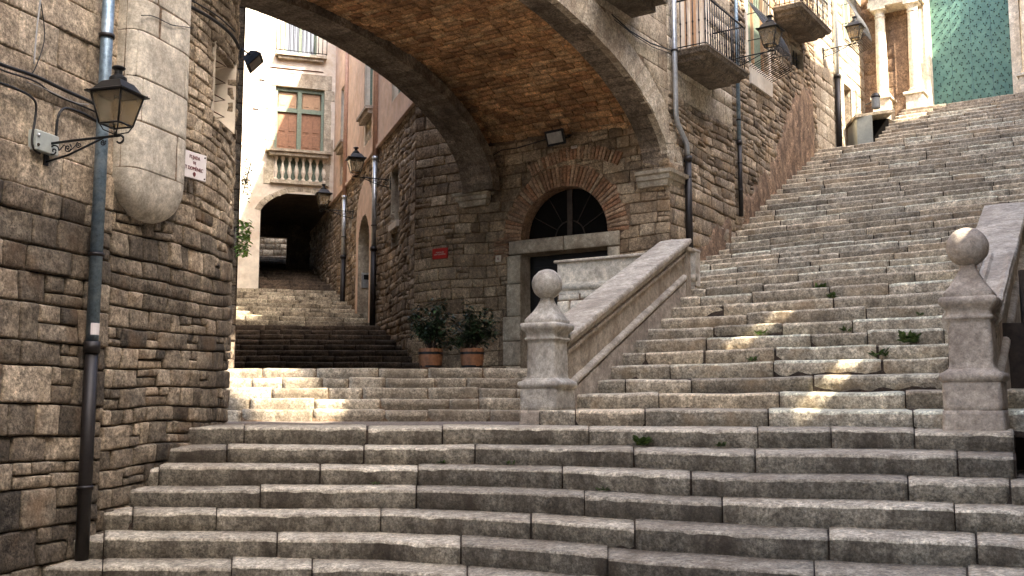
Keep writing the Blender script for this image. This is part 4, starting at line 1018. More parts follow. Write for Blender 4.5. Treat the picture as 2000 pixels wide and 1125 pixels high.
o = MB(); o.hexa([lp2(-.34, 3.1, 0), lp2(-.06, 3.1, 0), lp2(-.06, 3.1, .03), lp2(-.34, 3.1, .03), lp2(-.34, 3.47, 0), lp2(-.06, 3.47, 0), lp2(-.06, 3.47, .03), lp2(-.34, 3.47, .03)]); o.build('panel', M['steel'], ic)
o = MB(); o.hexa([lp2(-.29, 3.3, .031), lp2(-.11, 3.3, .031), lp2(-.11, 3.3, .036), lp2(-.29, 3.3, .036), lp2(-.29, 3.42, .031), lp2(-.11, 3.42, .031), lp2(-.11, 3.42, .036), lp2(-.29, 3.42, .036)]); o.build('speaker_grid', M['iron'], ic)
for (px, u, lab) in ((738, 4.3, 'near downpipe of the pink house, salmon above, black below'), (677, 8.42, 'far downpipe of the pink house, pale above, black below')):
    zz1 = L.uv(px, 300 if u < 5 else 378, .08)[1]; zz2 = L.uv(px, 478 if u < 5 else 495, .08)[1]; zb = 1.7 if u < 5 else 2.2
    pipe_thing('drainpipe', lab, [[L.P(u, 12, .09), L.P(u, zz1, .09)], [L.P(u, zz1, .09), L.P(u, zz2, .09)], [L.P(u, zz2+.02, .09), L.P(u, zb, .09)]], [M['pipebrown'], M['steel'], M['pipeblack']], ['painted_pipe', 'zinc_pipe', 'iron_pipe'], .055, [L.P(u, zz2+.5, .09)], rs=[.06, .055, .065])

# ------------------------------------------------------------------ house closing the lane, with the tunnel
fh = thing('plastered_house', 'pale lane-end house with big green-framed shuttered window above the dark tunnel', 'house', (-7, 28, 3))
HF = [(.35, 1.72, 7.38, 9.22), (.28, 1.7, 6.52, 7.2), (.6, 1.5, 10.2, 12.6)]
def tun(u, z): return u < 2.03 and z < 5.72+.48*math.sqrt(max(0, 1-((u-.88)/1.16)**2))
mb = MB(); backing(mb, FFr.P, -.4, 7, 2.2, 14, HF, inside=lambda u, z: tun(u, z) , st=.09)
mb.build('plaster_wall', [M['white']], fh)
mb = MB(); r_ = random.Random(4)
for a in ((.12, .35), (1.72, 1.95)):
    z = 6.4
    while z < 9.2:
        h = r_.uniform(.25, .5); w = r_.uniform(-.06, .06); mb.fbox(FFr, a[0]-(w if a[0] < 1 else 0), a[1]+(w if a[0] > 1 else 0), z, min(z+h, 9.22)-.006, 0, .02, ch=.004); z += h
mb.fbox(FFr, .15, 1.95, 9.225, 9.65, 0, .022, ch=.004); mb.build('stone_surround', M['frame'], fh)
a, b, c, d = HF[0]; o = MB(); reveal(o, FFr, a, b, c, d, .22, 0); wf = o.build('window', M['frame'], fh)
o = MB(); f = .075
for (x0, x1, z0, z1) in ((a, a+f, c, d), (b-f, b, c, d), ((a+b)/2-.06, (a+b)/2+.06, c+.05, d-.08), (a+f, b-f, d-.1, d), (a+f, b-f, 8.52, 8.64), (a+f, b-f, c, c+.05)): o.fbox(FFr, x0, x1, z0, z1, -.2, -.08-.01*(x1-x0 > .5))
o.build('window_frame', M['greenwood'], wf)
for (x0, x1) in ((a+f, (a+b)/2-.06), ((a+b)/2+.06, b-f)):
    o = MB(); o.fbox(FFr, x0, x1, c+.05, 8.52, -.2, -.16)
    for q in range(2):
        for (z0, z1) in ((c+.15, 7.9), (7.97, 8.45)): w_ = (x1-x0)/2; o.fbox(FFr, x0+w_*q+.05, x0+w_*(q+1)-.05, z0, z1, -.16, -.145, ch=.01)
    o.build('shutter', M['wood'], wf)
    o = MB(); o.fbox(FFr, x0+.03, x1-.03, 8.66, d-.12, -.2, -.16); w_ = x1-x0
    for q in range(2): o.fbox(FFr, x0+w_*q/2+.07, x0+w_*(q+1)/2-.07, 8.72, d-.2, -.16, -.148, ch=.01)
    o.build('upper_shutter', M['tan'], wf)
o = MB(); o.fbox(FFr, a-.12, b+.14, 7.2, 7.3, 0, .2); o.fbox(FFr, a-.2, b+.22, 7.3, 7.375, 0, .27); o.build('window_sill', M['frame'], wf)
bn = window(fh, FFr, HF[1], 'balustrade_niche', .16, 0, None, M['greenwood'], msur=M['frame'])
for k in range(8):
    o = MB(); baluster(o, FFr, .32+1.34*k/7, 6.52, 7.2, -.02, .068); o.build('baluster', M['white'], bn)
o = MB(); o.fbox(FFr, .2, 1.8, 6.42, 6.52, 0, .12); o.build('niche_sill', M['frame'], bn)
w = window(fh, FFr, HF[2], 'window', .16, .07, M['greenwood'], M['winglass'], surround=.14, msur=M['white'])
o = MB(); o.fbox(FFr, .42, 1.68, 10.0, 10.08, 0, .16); o.fbox(FFr, .34, 1.76, 10.08, 10.15, 0, .24); o.build('window_sill', M['frame'], w)
o = MB()
for k in range(13): o.tube([FFr.P(.34+1.42*k/12, 10.2, .2), FFr.P(.34+1.42*k/12, 12.2, .2)], .011, 5)
o.tube([FFr.P(.34, 10.22, 0), FFr.P(.34, 10.22, .2), FFr.P(1.76, 10.22, .2), FFr.P(1.76, 10.22, 0)], .014, 5); o.build('window_railing', M['iron'], w)
for (u, z, l) in ((1.15, 9.75, 1.5), (2.1, 9.35, .16), (2.25, 8.5, .16)):
    o = MB(); o.tube([FFr.P(u-l/2, z, .02), FFr.P(u+l/2, z, .02)], .014, 5); o.build('tie_bar', M['rust'], fh)
# tunnel
o = MB(); TB = lambda u, z, d: FFr.P(u, z, -d)
n = 20; vs = []; us = [2.03-(2.33)*i/n for i in range(n+1)]
for u in us: zt_ = 5.72+.48*math.sqrt(max(0, 1-((u-.88)/1.16)**2)); vs += [TB(u, zt_, 0), TB(u, zt_, 6.2)]
o.add(vs, [(2*i, 2*i+1, 2*i+3, 2*i+2) for i in range(n)]); o.quad(TB(2.03, 2.2, 0), TB(2.03, 2.2, 6.2), TB(2.03, 5.74, 6.2), TB(2.03, 5.74, 0))
o.fbox(FFr, -.4, .75, 2.2, 6.3, -5.2, -5.0); o.fbox(FFr, .75, 2.2, 5.75, 6.3, -5.2, -5.0)
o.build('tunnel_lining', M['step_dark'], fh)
o = MB(); ringblocks(o, FFr.P, .88, 5.3, 1.24, 1.42, math.radians(20), math.radians(160), 14, .015, 0, ey=.75); o.build('tunnel_arch', M['frame'], fh)
o = MB(); backing(o, FFr.P, -8, 7.2, 14, 14.3, st=2); o.hexa([FFr.P(-3, 9, -.4), FFr.P(7, 9, -.4), FFr.P(7, 9, -6), FFr.P(-3, 9, -6), FFr.P(-3, 14, -.4), FFr.P(7, 14, -.4), FFr.P(7, 14, -6), FFr.P(-3, 14, -6)]); o.build('roof_block', M['white'], fh)
ew = thing('rubble_wall', 'rough rubble wall seen through the far end of the tunnel', 'wall', FFr.P(1, 4, -8.5))
EW = Fr(FFr.P(0, 0, -8.5)[:2], -108.7, -1)
o = MB(); masonry(o, EW.P, -2, 4.5, 4.2, 9, (.14, .25), (.15, .4), relief=.03, res=.1, rough=.03, seed=81, warp=.07, gap=.01); backing(o, EW.P, -3, 5, 3, 9, mi=1, st=1); o.build('masonry', [M['palace'], M['mortar']], ew)

# ------------------------------------------------------------------ church
ch = thing('stone_church', 'sunlit limestone church front with paired columns around a green studded door', 'church', CH.P(0, 7.3))
ZB = zl(NT-1)+.0
mb = MB(); hd = [(-.63, 1.2, 7, 11.6)]
masonry(mb, CH.P, -2.7, 5, ZB-.2, 13.5, (.3, .45), (.5, .9), hd, relief=.01, res=.2, rough=.008, seed=91, gap=.004); backing(mb, CH.P, -2.7, 5, ZB-.3, 13.6, hd, mi=1, st=.6)
mb.quad(CH.P(-2.7, 7, 0), CH.P(-2.7, 7, -5), CH.P(-2.7, 13.6, -5), CH.P(-2.7, 13.6, 0), 0); mb.build('front_wall', [M['churchbrown'], M['mortar']], ch)
mb = MB(); mb.fbox(CH, -.92, -.63, ZB-.1, 11.6, 0, .16); mb.fbox(CH, -.88, -.8, ZB+.1, 11.5, .16, .19); mb.fbox(CH, -.72, -.66, ZB+.1, 11.5, .16, .18); mb.fbox(CH, 1.2, 1.42, ZB-.1, 11.6, 0, .16); mb.fbox(CH, -.92, 1.42, 11.6, 11.9, 0, .2); mb.fbox(CH, -1.0, 1.5, 11.9, 12.0, 0, .3)
reveal(mb, CH, -.63, 1.2, 7, 11.6, .25, 0, d0=.01); mb.build('door_surround', [M['church']], ch)
mb = MB()
for k in range(4): a = -.63+1.83*k/4; mb.fbox(CH, a+.003, a+1.83/4-.003, ZB, 11.6, -.2, -.15, ch=.008)
dg_ = mb.build('green_door', M['churchgreen'], ch)
mb = MB(); row = 0; z = ZB+.1
while z < 11.5:
    for k in range(9):
        u = -.58+.2*k+(.1 if row % 2 else 0)+rng.uniform(-.02, .02); a_ = rng.uniform(0, 6)
        for (du, dz) in ((.035*math.cos(a_), .035*math.sin(a_)), (.035*math.cos(a_+2.1), .035*math.sin(a_+2.1)), (.035*math.cos(a_+4.2), .035*math.sin(a_+4.2))):
            if -.6 < u+du < 1.17: mb.profile([(.016, 0), (.014, .012), (.003, .034)], lambda x, y, q, u=u+du, z=z+dz: CH.P(u+x, z+y, -.15+q), 6)
    z += .15; row += 1
mb.build('door_studs', M['stud'], dg_)
for u in (-1.72, -.93, 1.6, 2.4):
    mb = MB(); mb.fbox(CH, u-.2, u+.2, ZB-.05, 7.86, .12, .66, ch=.006); mb.fbox(CH, u-.25, u+.25, 7.86, 7.93, .1, .71, ch=.01); mb.build('pedestal', M['church'], ch)
    mb = MB(); mb.profile([(.2, 7.93), (.2, 7.97), (.175, 7.985), (.185, 8.01), (.175, 8.04), (.145, 8.06), (.14, 8.4), (.135, 9.0), (.118, 10.02), (.135, 10.03), (.135, 10.06), (.12, 10.07), (.12, 10.13), (.16, 10.2)], lambda x, y, z: CH.P(u+x, z, .42+y), 28, smooth=False)
    mb.fbox(CH, u-.18, u+.18, 10.2, 10.27, .24, .62, ch=.008)
    cl = mb.build('column', M['church'], ch)
for (a, b) in ((-2.05, -.62), (1.2, 2.75)):
    mb = MB(); mb.fbox(CH, a+.08, b-.06, 10.27, 10.42, .05, .62); mb.fbox(CH, a+.1, b-.08, 10.42, 10.62, .05, .58); mb.fbox(CH, a, b+.0, 10.62, 10.7, .03, .74); mb.fbox(CH, a-.06, b+.05, 10.7, 10.78, .02, .82); mb.build('entablature', M['church'], ch)
for u in (-1.33,):
    mb = MB(); mb.fbox(CH, u-.2, u+.2, ZB, 8.0, 0, .06); mb.fbox(CH, u-.16, u+.16, 8.1, 10.0, 0, .03, ch=.01); mb.build('niche_panel', M['churchbrown'], ch)
# objects at the top of the stair
pb = thing('parapet_block', 'small pale rendered parapet block at the top left of the grand stair', 'parapet', (8.2, 23.5, 6.2))
xa, xb = kx(1680, 6.6, 23.5)*23.5, kx(1702, 6.6, 23.5)*23.5
mb = MB(); mb.hexa([(xa, 23.7, 5.6), (xb, 23.4, 5.6), (xb+.1, 24.4, 5.6), (xa+.1, 24.7, 5.6), (xa, 23.7, 7.05), (xb, 23.4, 7.05), (xb+.1, 24.4, 7.05), (xa+.1, 24.7, 7.05)]); mb.build('block', M['plastic'], pb)
mb = MB(); mb.hexa([(xa-.05, 23.65, 7.052), (xb+.45, 23.2, 7.052), (xb+.5, 24.4, 7.052), (xa+.05, 24.75, 7.052), (xa-.05, 23.65, 7.12), (xb+.45, 23.2, 7.12), (xb+.5, 24.4, 7.12), (xa+.05, 24.75, 7.12)]); mb.build('cover_slab', M['step_pale'], pb)
mb = MB(); mb.hexa([(xb-.1, 24.0, 5.4), (xb+.5, 23.7, 5.4), (xb+.6, 24.4, 5.4), (xb, 24.8, 5.4), (xb-.1, 24.0, 7.04), (xb+.5, 23.7, 7.04), (xb+.6, 24.4, 7.04), (xb, 24.8, 7.04)]); mb.build('dark_niche', M['dark'], pb)
wl = thing('wall_bin', 'grey cylindrical fitting with dark cap hanging beside the first church column', 'wall fitting', at(1711, 200, 22.9))
p = at(1711, 212, 22.9); mb = MB(); mb.profile([(.085, 0), (.095, .02), (.095, .24), (.09, .25)], lambda x, y, z: (p[0]+x, p[1]+y, p[2]+z), 20); mb.build('cylinder', M['bingrey'], wl)
mb = MB(); mb.profile([(.1, .25), (.11, .28), (.08, .35), (.02, .37)], lambda x, y, z: (p[0]+x, p[1]+y, p[2]+z), 20); mb.tube([(p[0], p[1]+.05, p[2]+.2), (p[0]-.1, p[1]+.35, p[2]+.2)], .015, 6); mb.build('cap', M['iron'], wl)

# ------------------------------------------------------------------ newels and balustrades
def newel(C, label, mat, seed):
    t = thing('newel_post', label, 'newel post', (C[0], C[1], 0), group='stone newel posts topped with balls')
    fr = Fr(C, 31)
    def sec(prof, name, m, rough=.004, ch=.012, parent=t):
        mb = MB(); K = 10; rings = []
        zs = []
        for i in range(len(prof)-1):
            (h0, z0), (h1, z1) = prof[i], prof[i+1]; q = max(1, int((z1-z0)/.03)); zs += [(h0+(h1-h0)*k/q, z0+(z1-z0)*k/q) for k in range(q)]
        zs.append(prof[-1]); vs = []
        for h, z in zs:
            ring = []
            for s in range(4):
                for k in range(K):
                    a = -1+2*k/K; x, y = ((a, -1), (1, a), (-a, 1), (-1, -a))[s]
                    x *= h; y *= h
                    cc = max(0, abs(x)+abs(y)-(2*h-ch*1.2)); 
                    if cc > 0: x -= math.copysign(cc*.5, x); y -= math.copysign(cc*.5, y)
                    nn = noise.noise(Vector((x*7+seed, y*7, z*7)))*rough+noise.noise(Vector((x*24, y*24+seed, z*24)))*rough*.6
                    ring.append(fr.P(x*(1+nn/max(h, .03)), z+nn*.5, y*(1+nn/max(h, .03))))
            vs += ring
        n = 4*K; nz_ = len(zs)
        mb.add(vs, [(j*n+i, j*n+(i+1) % n, (j+1)*n+(i+1) % n, (j+1)*n+i) for j in range(nz_-1) for i in range(n)]+[tuple((nz_-1)*n+i for i in range(n))], 0, True)
        return mb.build(name, m, parent)
    sec([(.222, -.05), (.222, .0), (.218, .155)], 'plinth_block', M['newel_warm'], .009, .02)
    sec([(.205, .155), (.212, .165), (.21, .365), (.205, .37)], 'plinth', mat, .005)
    sec([(.205, .37), (.226, .385), (.234, .41), (.226, .44), (.2, .452), (.185, .462), (.168, .475)], 'base_moulding', mat, .004)
    sec([(.168, .475), (.16, .5), (.155, .845), (.16, .85)], 'shaft', mat, .003)
    sec([(.16, .85), (.178, .862), (.178, .88), (.162, .89), (.165, .925), (.19, .955), (.208, .975), (.212, 1.01), (.2, 1.03)], 'cap', mat, .005)
    sec([(.175, 1.03), (.178, 1.06), (.165, 1.08), (.115, 1.15), (.078, 1.22), (.058, 1.27), (.055, 1.30)], 'finial_base', mat, .003)
    mb = MB(); mb.sphere((C[0], C[1], 1.435), .157, 40, 26, rough=.035); mb.build('ball', mat, t)
    return t
CL_, CR_ = (.36, 10.4), (3.60, 8.0)
newel(CL_, 'left newel post with round stone ball, grey shaft and pale plinth', M['ball'], 3.)
newel(CR_, 'right newel post with round stone ball, warmer pitted stone', M['newel_warm'], 9.)
def ramp(name, label, C, s0, s1, off, fancy):
    fr = Fr(C, 31); t = thing(name, label, 'balustrade', (C[0], C[1], .2))
    zc = lambda s: .955+.435*(s-.25); zm = lambda s: .41+.455*(s-.25)
    def sweep(sec, a, b, zf, nm, mat, nseg=30, rough=.004, cap=True, sd=0):
        mb = MB(); vs = []; k = len(sec)
        for i in range(nseg+1):
            s = a+(b-a)*i/nseg; e = 0
            for (d, z) in sec:
                q = noise.noise(Vector((s*5+sd, d*9, z*9)))*rough+noise.noise(Vector((s*17+sd, d*20, z*20)))*rough*.7
                vs.append(fr.P(s, zf(s)+z+q, off+d+q))
        fs = [(i*k+j, i*k+(j+1) % k, (i+1)*k+(j+1) % k, (i+1)*k+j) for i in range(nseg) for j in range(k)]
        fs += [tuple(range(k))[::-1], tuple(nseg*k+j for j in range(k))]
        mb.add(vs, fs, 0, False); return mb.build(nm, mat, t)
    W8 = .85; top = [(-.25, -.10), (-.26, -.04), (-.25, .0), (-.1, .008), (.1, .008), (.25, .0), (.262, -.02), (.262, -.055), (.235, -.08), (.215, -.10), (.2, -.135), (.17, -.15), (-.17, -.15), (-.22, -.13)]
    top = [(a*W8, b) for a, b in top]
    cuts = [s0, s0+(s1-s0)*.33, s0+(s1-s0)*.66, s1] if not fancy else [s0, s0+1.5, s1]
    for i in range(len(cuts)-1): sweep(top, cuts[i]+.004, cuts[i+1]-.004, zc, 'coping_slab', M['coping'], 26, .008, sd=i*5)
    body = [(-.15, -1.5), (-.15, -.14), (.15, -.14), (.15, -1.5)]
    sweep(body, s0, s1-.05, zc, 'parapet_panel', M['panel'], 40, .010)
    sweep([(.16, -.16), (.178, -.165), (.18, -.2), (.155, -.22), (.14, -.2)], s0, s1-.1, zc, 'upper_fillet', M['panel'], 40, .009)
    tor = [(.15+.055*math.cos(a), .05*math.sin(a)) for a in [i*PI/7-PI/2 for i in range(8)]]+[(.13, .05), (.13, -.05)]
    sweep(tor, s0-.02, s1-.15, zm, 'base_moulding', M['coping'], 40, .004)
    sweep([(-.1, -.9), (-.1, -.055), (.19, -.055), (.19, -.9)], s0-.02, s1-.15, zm, 'foot', M['newel_warm'], 40, .012)
    mb = MB(); mb.fbox(fr, s1-.12, s1+.03, .9, 2.24, off-.16, off+.19, ch=.01); mb.fbox(fr, s1-.14, s1+.06, 2.24, 2.30, off-.18, off+.22, ch=.012); mb.build('end_pier', M['panel'], t)
    if fancy:
        ro = [(-.12+.085*math.cos(a), .0+.085*math.sin(a)) for a in [i*PI/9 for i in range(10)]]
        sweep(ro, s0, s0+1.55, zc, 'roll_moulding', M['coping'], 20, .004)
        sweep([(.0, 0), (.0, .04), (.03, .05), (.05, .025), (.15, .025), (.19, .05), (.215, .04), (.215, 0)], s0, s0+1.5, zc, 'raised_edge', M['coping'], 20, .006)
    return t
ramp('stair_balustrade', 'sloping solid stone balustrade rising from the left newel to the landing', CL_, .17, 3.62, -.04, False)
ramp('stair_balustrade', 'sloping solid stone balustrade with rolled coping behind the right newel', CR_, .17, 3.62, -.02, True)
# terrace parapet before the arched door
tp = thing('terrace_parapet', 'low pale parapet with rubble foot in front of the arched door', 'parapet', (1.5, 14.3, .7))
TT = Fr((2.32, 13.85), -58, -1)
mb = MB(); mb.fbox(TT, -.2, 1.95, 2.0, 2.29, -.16, .0); mb.build('parapet_panel', M['pale'], tp)
mb = MB(); mb.fbox(TT, -.2, .85, 2.29, 2.335, -.2, .045, ch=.012); mb.fbox(TT, .855, 1.99, 2.29, 2.335, -.2, .045, ch=.012); mb.build('coping_slab', M['coping'], tp)
mb = MB(); mb.tube([TT.P(-.2, 1.93, .0), TT.P(1.96, 1.93, .0)], .055, 12); mb.fbox(TT, -.2, 1.97, 1.83, 2.0, -.16, .012); mb.build('moulding', M['pale'], tp)
mb = MB(); masonry(mb, TT.P, -.2, 1.95, .65, 1.83, (.12, .24), (.14, .36), relief=.03, res=.06, rough=.025, seed=95, warp=.06, gap=.01); backing(mb, TT.P, -.2, 1.95, .6, 1.83, mi=1); 
e = TT.P(1.95, 0, 0); mb.hexa([(2.4, 14.0, .6), (e[0], e[1]+.02, .6), D.P(1.75, .6), (2.48, 15.8, .6), (2.4, 14.0, 1.72), (e[0], e[1]+.02, 1.72), D.P(1.75, 1.72), (2.48, 15.8, 1.72)], 1)
mb.build('rubble_foot', [M['pale'], M['mortar']], tp)
# dark boards behind the right newel
dk = thing('board_wall', 'dark old timber boards and diagonal brace in shadow at the right edge', 'board wall', (5.2, 9.3, -.3))
BW = Fr((4.34, 8.75), 100, 1); BW.n = (-.174, -.985)
mb = MB(); r_ = random.Random(2); u = -.16
while u < 3: w = r_.uniform(.13, .2); mb.fbox(BW, u, u+w-.008, -.4, 1.36 if u > -.01 else .9, -.05, r_.uniform(0, .02), ch=.004); u += w
mb.build('boards', M['darkwood'], dk)
for (a, b) in (((.2, -.3), (.8, 1.1)), ((.35, -.3), (1.0, 1.2))):
    mb = MB(); mb.tube([BW.P(a[0], a[1], .09), BW.P(b[0], b[1], .09)], .045, 4); mb.build('brace', M['darkwood'], dk)

# ------------------------------------------------------------------ potted shrubs, weeds, ivy
def leaf(mb, c, d, up, l, w):
    c = Vector(c); d = Vector(d).normalized(); s = d.cross(Vector(up)).normalized(); nn = s.cross(d)
    p = [c, c+d*l*.35+s*w+nn*w*.25, c+d*l*.75+s*w*.7+nn*w*.1, c+d*l-nn*w*.3, c+d*l*.75-s*w*.7+nn*w*.1, c+d*l*.35-s*w+nn*w*.25, c+d*l*.4-nn*w*.05]
    mb.add([tuple(q) for q in p], [(0, 1, 6), (1, 2, 6), (2, 3, 6), (3, 4, 6), (4, 5, 6), (5, 0, 6)])
def shrub_pot(px, label, seed, lean):
    r = random.Random(seed); Y = 15.5; b = at(px, 716, Y); z0 = .72; x0 = b[0]
    t = thing('potted_shrub', label, 'potted plant', (x0, Y, z0), group='glossy shrubs in barrel tubs')
    mb = MB(); ns = 16
    for k in range(ns):
        a0, a1 = 2*PI*k/ns+.012, 2*PI*(k+1)/ns-.012; pr = [(.145, 0), (.168, .12), (.178, .22), (.185, .36)]; vs = []
        j = r.uniform(-.003, .003)
        for rr, z in pr:
            for a in (a0, (a0+a1)/2, a1): vs.append((x0+(rr+j)*math.cos(a), Y+(rr+j)*math.sin(a), z0+z))
            vs.append((x0+(rr-.02)*math.cos((a0+a1)/2), Y+(rr-.02)*math.sin((a0+a1)/2), z0+z))
        mb.add(vs, [(q*4+i, q*4+(i+1) % 4, q*4+4+(i+1) % 4, q*4+4+i) for q in range(3) for i in range(4)]+[(12, 13, 14, 15)])
    tub = mb.build('barrel_tub', M['barrel'], t)
    for z, rr in ((.07, .162), (.27, .185)):
        mb = MB(); vs = []
        for i in range(33):
            a = 2*PI*i/32; vs += [(x0+rr*math.cos(a), Y+rr*math.sin(a), z0+z), (x0+(rr+.004)*math.cos(a), Y+(rr+.004)*math.sin(a), z0+z+.035)]
        mb.add(vs, [(2*i, 2*i+2, 2*i+3, 2*i+1) for i in range(32)]); mb.build('hoop', M['iron'], tub)
    mb = MB(); mb.add([(x0+.165*math.cos(2*PI*i/20), Y+.165*math.sin(2*PI*i/20), z0+.335) for i in range(20)], [tuple(range(20))]); mb.build('soil', M['soil'], t)
    st = MB(); lf = MB()
    for i in range(22):
        a = r.uniform(0, 2*PI); R_ = r.uniform(.1, .5); tip = Vector((x0+lean+R_*math.cos(a), Y+R_*math.sin(a)*.8, z0+r.uniform(.6, 1.22)-R_*.5))
        base = Vector((x0+r.uniform(-.05, .05), Y+r.uniform(-.05, .05), z0+.33)); mid = (base+tip)/2+Vector((0, 0, .12)); P = []
        for k in range(8):
            q = k/7; P.append(base*(1-q)**2+mid*2*q*(1-q)+tip*q*q)
        st.tube(P, [.008-.0008*k for k in range(8)], 5)
        for k in range(50):
            q = r.uniform(.3, 1.05); c = base*(1-q)**2+mid*2*q*(1-q)+tip*q*q+Vector([r.gauss(0, .045) for _ in range(3)])
            an = r.uniform(0, 2*PI); leaf(lf, c, (math.cos(an), math.sin(an), r.uniform(-.9, .3)), (0, 0, 1), r.uniform(.06, .11), r.uniform(.014, .024))
    st.build('stems', M['darkwood'], t); lf.build('foliage', M['leaf'], t)
shrub_pot(841, 'glossy dark shrub in an orange barrel, nearer the lane steps', 5, -.02)
shrub_pot(922, 'glossy dark shrub in an orange barrel, nearer the arched door', 8, .02)
def weed(px, py, label, size, seed, nl):
    best = None
    k = (px-1000)/2000*1.0
    for n in range(-7, 30):
        for s in (1.0,):
            kk = kx(px, zl(n), Yl(n, k)); Y = Yl(n+1, kk)-.015; z = zl(n)+.022; p = proj(kk*Y, Y, z)
            if best is None or abs(p[1]-py) < best[0]: best = (abs(p[1]-py), kk*Y, Y, z)
    _, x, Y, z = best; r = random.Random(seed)
    mb = MB()
    for i in range(nl):
        a = r.uniform(0, 2*PI); e = r.uniform(.1, 1.1); l = size*r.uniform(.5, 1)
        c = (x+r.uniform(-.5, .5)*size, Y-abs(r.uniform(0, .25))*size-.02, z+r.uniform(-.01, .25)*size)
        leaf(mb, c, (math.cos(a)*math.cos(e), -abs(math.sin(a))*math.cos(e), math.sin(e)), (.1, .2, 1), l, l*r.uniform(.16, .3))
    o = mb.build('weed', M['weedleaf']); tag(o, label, 'weed', 'weeds in the stair joints')
for i, (px, py, lab, s, nl) in enumerate([(1772, 668, 'large dark green weed tuft just left of the right newel post', .13, 60), (1716, 698, 'broad-leaved upright weed one step below the large tuft', .13, 12), (1600, 560, 'dark weed high on the stair below the first plain joint', .1, 26),
        (1622, 578, 'bright little weed one step under the dark high one', .08, 16), (1484, 655, 'low yellow green weed near the left sun fleck', .09, 18), (1652, 647, 'weed filling the joint right of the sun fleck', .08, 14), (1470, 706, 'small weed below the left sun fleck', .07, 16),
        (1253, 866, 'spreading weed tuft on the lower step right of the left newel', .11, 46), (1407, 872, 'small weed on the same lower step as the spreading tuft', .06, 18), (1176, 949, 'tiny weed at a block joint in the middle of the lower flight', .06, 14),
        (862, 895, 'tiny weed under the second lower step near the centre', .05, 14), (997, 896, 'tiny weed under the second lower step, just left of the newel line', .05, 14), (732, 935, 'tiny weed at a joint on the left half of the lower flight', .05, 12), (1795, 618, 'tiny weed high on the steps left of the right ball', .06, 12)]):
    weed(px, py, lab, s, 20+i, nl)
r = random.Random(77); mb = MB()
for i in range(260):
    px, py = r.uniform(466, 488), 0; py = 428+72*r.random()**.8; p = Vector(at(px-(4 if py > 480 else 0), py, 14.15-r.random()*.25)); a = r.uniform(0, 2*PI)
    leaf(mb, p, (math.cos(a), math.sin(a), -.4), (0, 0, 1), r.uniform(.05, .09), .022)
tag(mb.build('ivy', M['ivy']), 'bright green ivy clump hanging at the foot of the left pier edge', 'ivy')
mb = MB()
for i in range(110):
    py = 320+r.gauss(0, 1)*18+34; px = 481+r.gauss(0, 1)*6; p = Vector(at(px, py, 13.95)); a = r.uniform(0, 2*PI)
    leaf(mb, p, (math.cos(a), math.sin(a), -.2), (0, 0, 1), r.uniform(.04, .07), .016)
mb.tube([at(474, 380, 14), at(484, 340, 13.9), at(490, 318, 13.9)], .008, 5); mb.tube([at(474, 350, 14), at(488, 352, 13.9)], .01, 5)
tag(mb.build('ivy', M['leaf']), 'dark dry creeper sprouting from the left pier edge above the green clump', 'ivy')

# ------------------------------------------------------------------ unseen houses added behind and right of the viewer, shaped to shade the stairs
def unseen_house(label, poly, z0, z1, wins):
    t = thing('unseen_house', label, 'house', (poly[0][0], poly[0][1], z0)); n = len(poly)
    mb = MB(); vs = [(x, y, z0) for x, y in poly]+[(x, y, z1) for x, y in poly]; mb.add(vs, [(i, (i+1) % n, n+(i+1) % n, n+i) for i in range(n)]); mb.build('wall', M['cream'], t)
    mb = MB(); cx = sum(p[0] for p in poly)/n; cy = sum(p[1] for p in poly)/n
    ov = [(cx+(x-cx)*1.02, cy+(y-cy)*1.02, z1) for x, y in poly]; mb.add(ov+[(a, b, c+.25) for a, b, c in ov], [tuple(range(n))[::-1], tuple(range(n, 2*n))]+[(i, (i+1) % n, n+(i+1) % n, n+i) for i in range(n)]); mb.build('roof', M['roof'], t)
    for (i, cnt) in wins:
        a, b = Vector(poly[i]), Vector(poly[(i+1) % n]); d = (b-a); Ln = d.length; d.normalize(); nn = Vector((d.y, -d.x))
        if (a+nn-Vector((cx, cy))).length < (a-Vector((cx, cy))).length: nn = -nn
        for k in range(cnt):
            for fl in range(int((z1-z0)/3.2)):
                c = a+d*Ln*(k+.5)/cnt; zz = z0+1.2+fl*3.2; mb = MB(); w = d*.5; q = nn*.06
                mb.hexa([(c.x-w.x, c.y-w.y, zz), (c.x+w.x, c.y+w.y, zz), (c.x+w.x+q.x, c.y+w.y+q.y, zz), (c.x-w.x+q.x, c.y-w.y+q.y, zz), (c.x-w.x, c.y-w.y, zz+1.5), (c.x+w.x, c.y+w.y, zz+1.5), (c.x+w.x+q.x, c.y+w.y+q.y, zz+1.5), (c.x-w.x+q.x, c.y-w.y+q.y, zz+1.5)]); mb.build('shutter', M['greenwood'], t)
unseen_house('unseen tall plastered house lining the right side of the stairs, height set for their shade', [(6.2, 8.42), (12.0, 18.1), (21.8, 12.5), (17, 2), (14, -.7)], -.4, 14.5, [(0, 4)])
unseen_house('unseen lower plastered house beside the top of the stairs, kept low to let sun reach the church', [(12.05, 18.15), (15.9, 24.6), (26, 18), (21.9, 12.6)], 4, 11.5, [(0, 2)])
unseen_house('unseen plastered house added right of the viewer, cut low to let sun onto the pale flight', [(4.6, 1.5), (4.6, 5.0), (5.7, 5.0), (8.7, 1.5)], -1.6, 10.1, [(0, 2)])
unseen_house('unseen tall narrow plastered house added right of the viewer to bound the sun on the pale flight', [(4.6, 5.05), (4.6, 5.6), (4.83, 6.0), (5.66, 5.05)], -1.6, 15, [])
hg = thing('fleck_screen', 'unseen tall screen added right of the viewer, its two narrow gaps shaped to throw sun flecks', 'fleck_screen', (4.845, 6.03, -1.6))
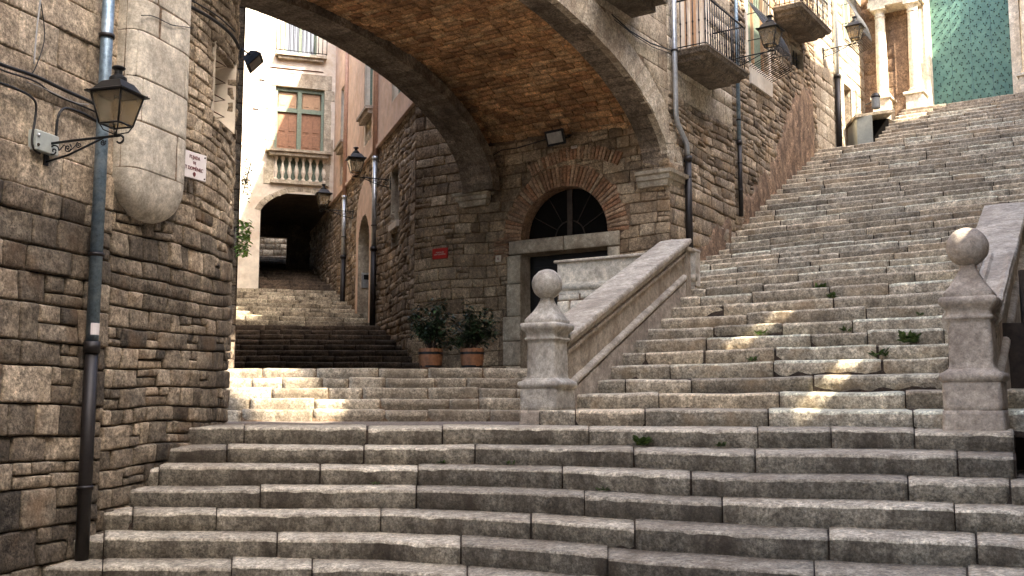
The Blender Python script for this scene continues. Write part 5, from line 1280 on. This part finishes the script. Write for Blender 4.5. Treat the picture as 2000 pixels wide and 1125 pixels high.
HG = Fr((4.845, 6.03), 29.75)  # unseen screen added so that its slots throw sun flecks on the stair
for (u0, u1, za, zb_) in ((-.02, 1.5, 3.73, 4.12), (1.5, 2.7, 5.73, 5.85)):
    for lo in (True, False):
        mb = MB(); g = .15; A = (-1.6, -1.6, za-g, zb_-g) if lo else (za+g, zb_+g, 15, 15)
        mb.hexa([HG.P(u0, A[0], 0), HG.P(u1, A[1], 0), HG.P(u1, A[1], -.05), HG.P(u0, A[0], -.05), HG.P(u0, A[2], 0), HG.P(u1, A[3], 0), HG.P(u1, A[3], -.05), HG.P(u0, A[2], -.05)]); mb.build('board_panel', M['darkwood'], hg)

unseen_house('unseen taller plastered house added right and behind the viewer to keep sun off the left wall', [(4.6, -6), (4.6, 1.45), (6.5, 1.4), (6.5, -6)], -1.6, 17, [(0, 3)])
unseen_house('unseen tall plastered house added behind the viewer as a shadow caster', [(-9, -9), (9, -9), (9, -15), (-9, -15)], -1.6, 17, [(0, 5)])

# ------------------------------------------------------------------ light
SD = Vector((.65, -.76, 1.0)).normalized()
w = bpy.data.worlds.new('World'); scene.world = w; w.use_nodes = True; nt = w.node_tree
sky = nt.nodes.new('ShaderNodeTexSky'); sky.sky_type = 'NISHITA'; sky.sun_disc = False; sky.sun_elevation = math.asin(SD.z); sky.sun_rotation = math.atan2(SD.x, SD.y)
sky.air_density = 1.; sky.dust_density = 3.; sky.ozone_density = .4; sky.air_density = .8
bg = nt.nodes['Background']; bg.inputs['Strength'].default_value = .15; nt.links.new(sky.outputs[0], bg.inputs[0])
sl = bpy.data.lights.new('sun', 'SUN'); sl.energy = 2.7; sl.angle = math.radians(.6); sl.color = (1, .9, .76)
so = bpy.data.objects.new('sun', sl); COL.objects.link(so); so.rotation_euler = SD.to_track_quat('Z', 'Y').to_euler(); so.location = SD*60
scene.view_settings.view_transform = 'Standard'; scene.view_settings.look = 'None'; scene.view_settings.exposure = 3.2; scene.view_settings.gamma = 1
scene.render.engine = 'CYCLES'
scene.cycles.max_bounces = 8; scene.cycles.diffuse_bounces = 5
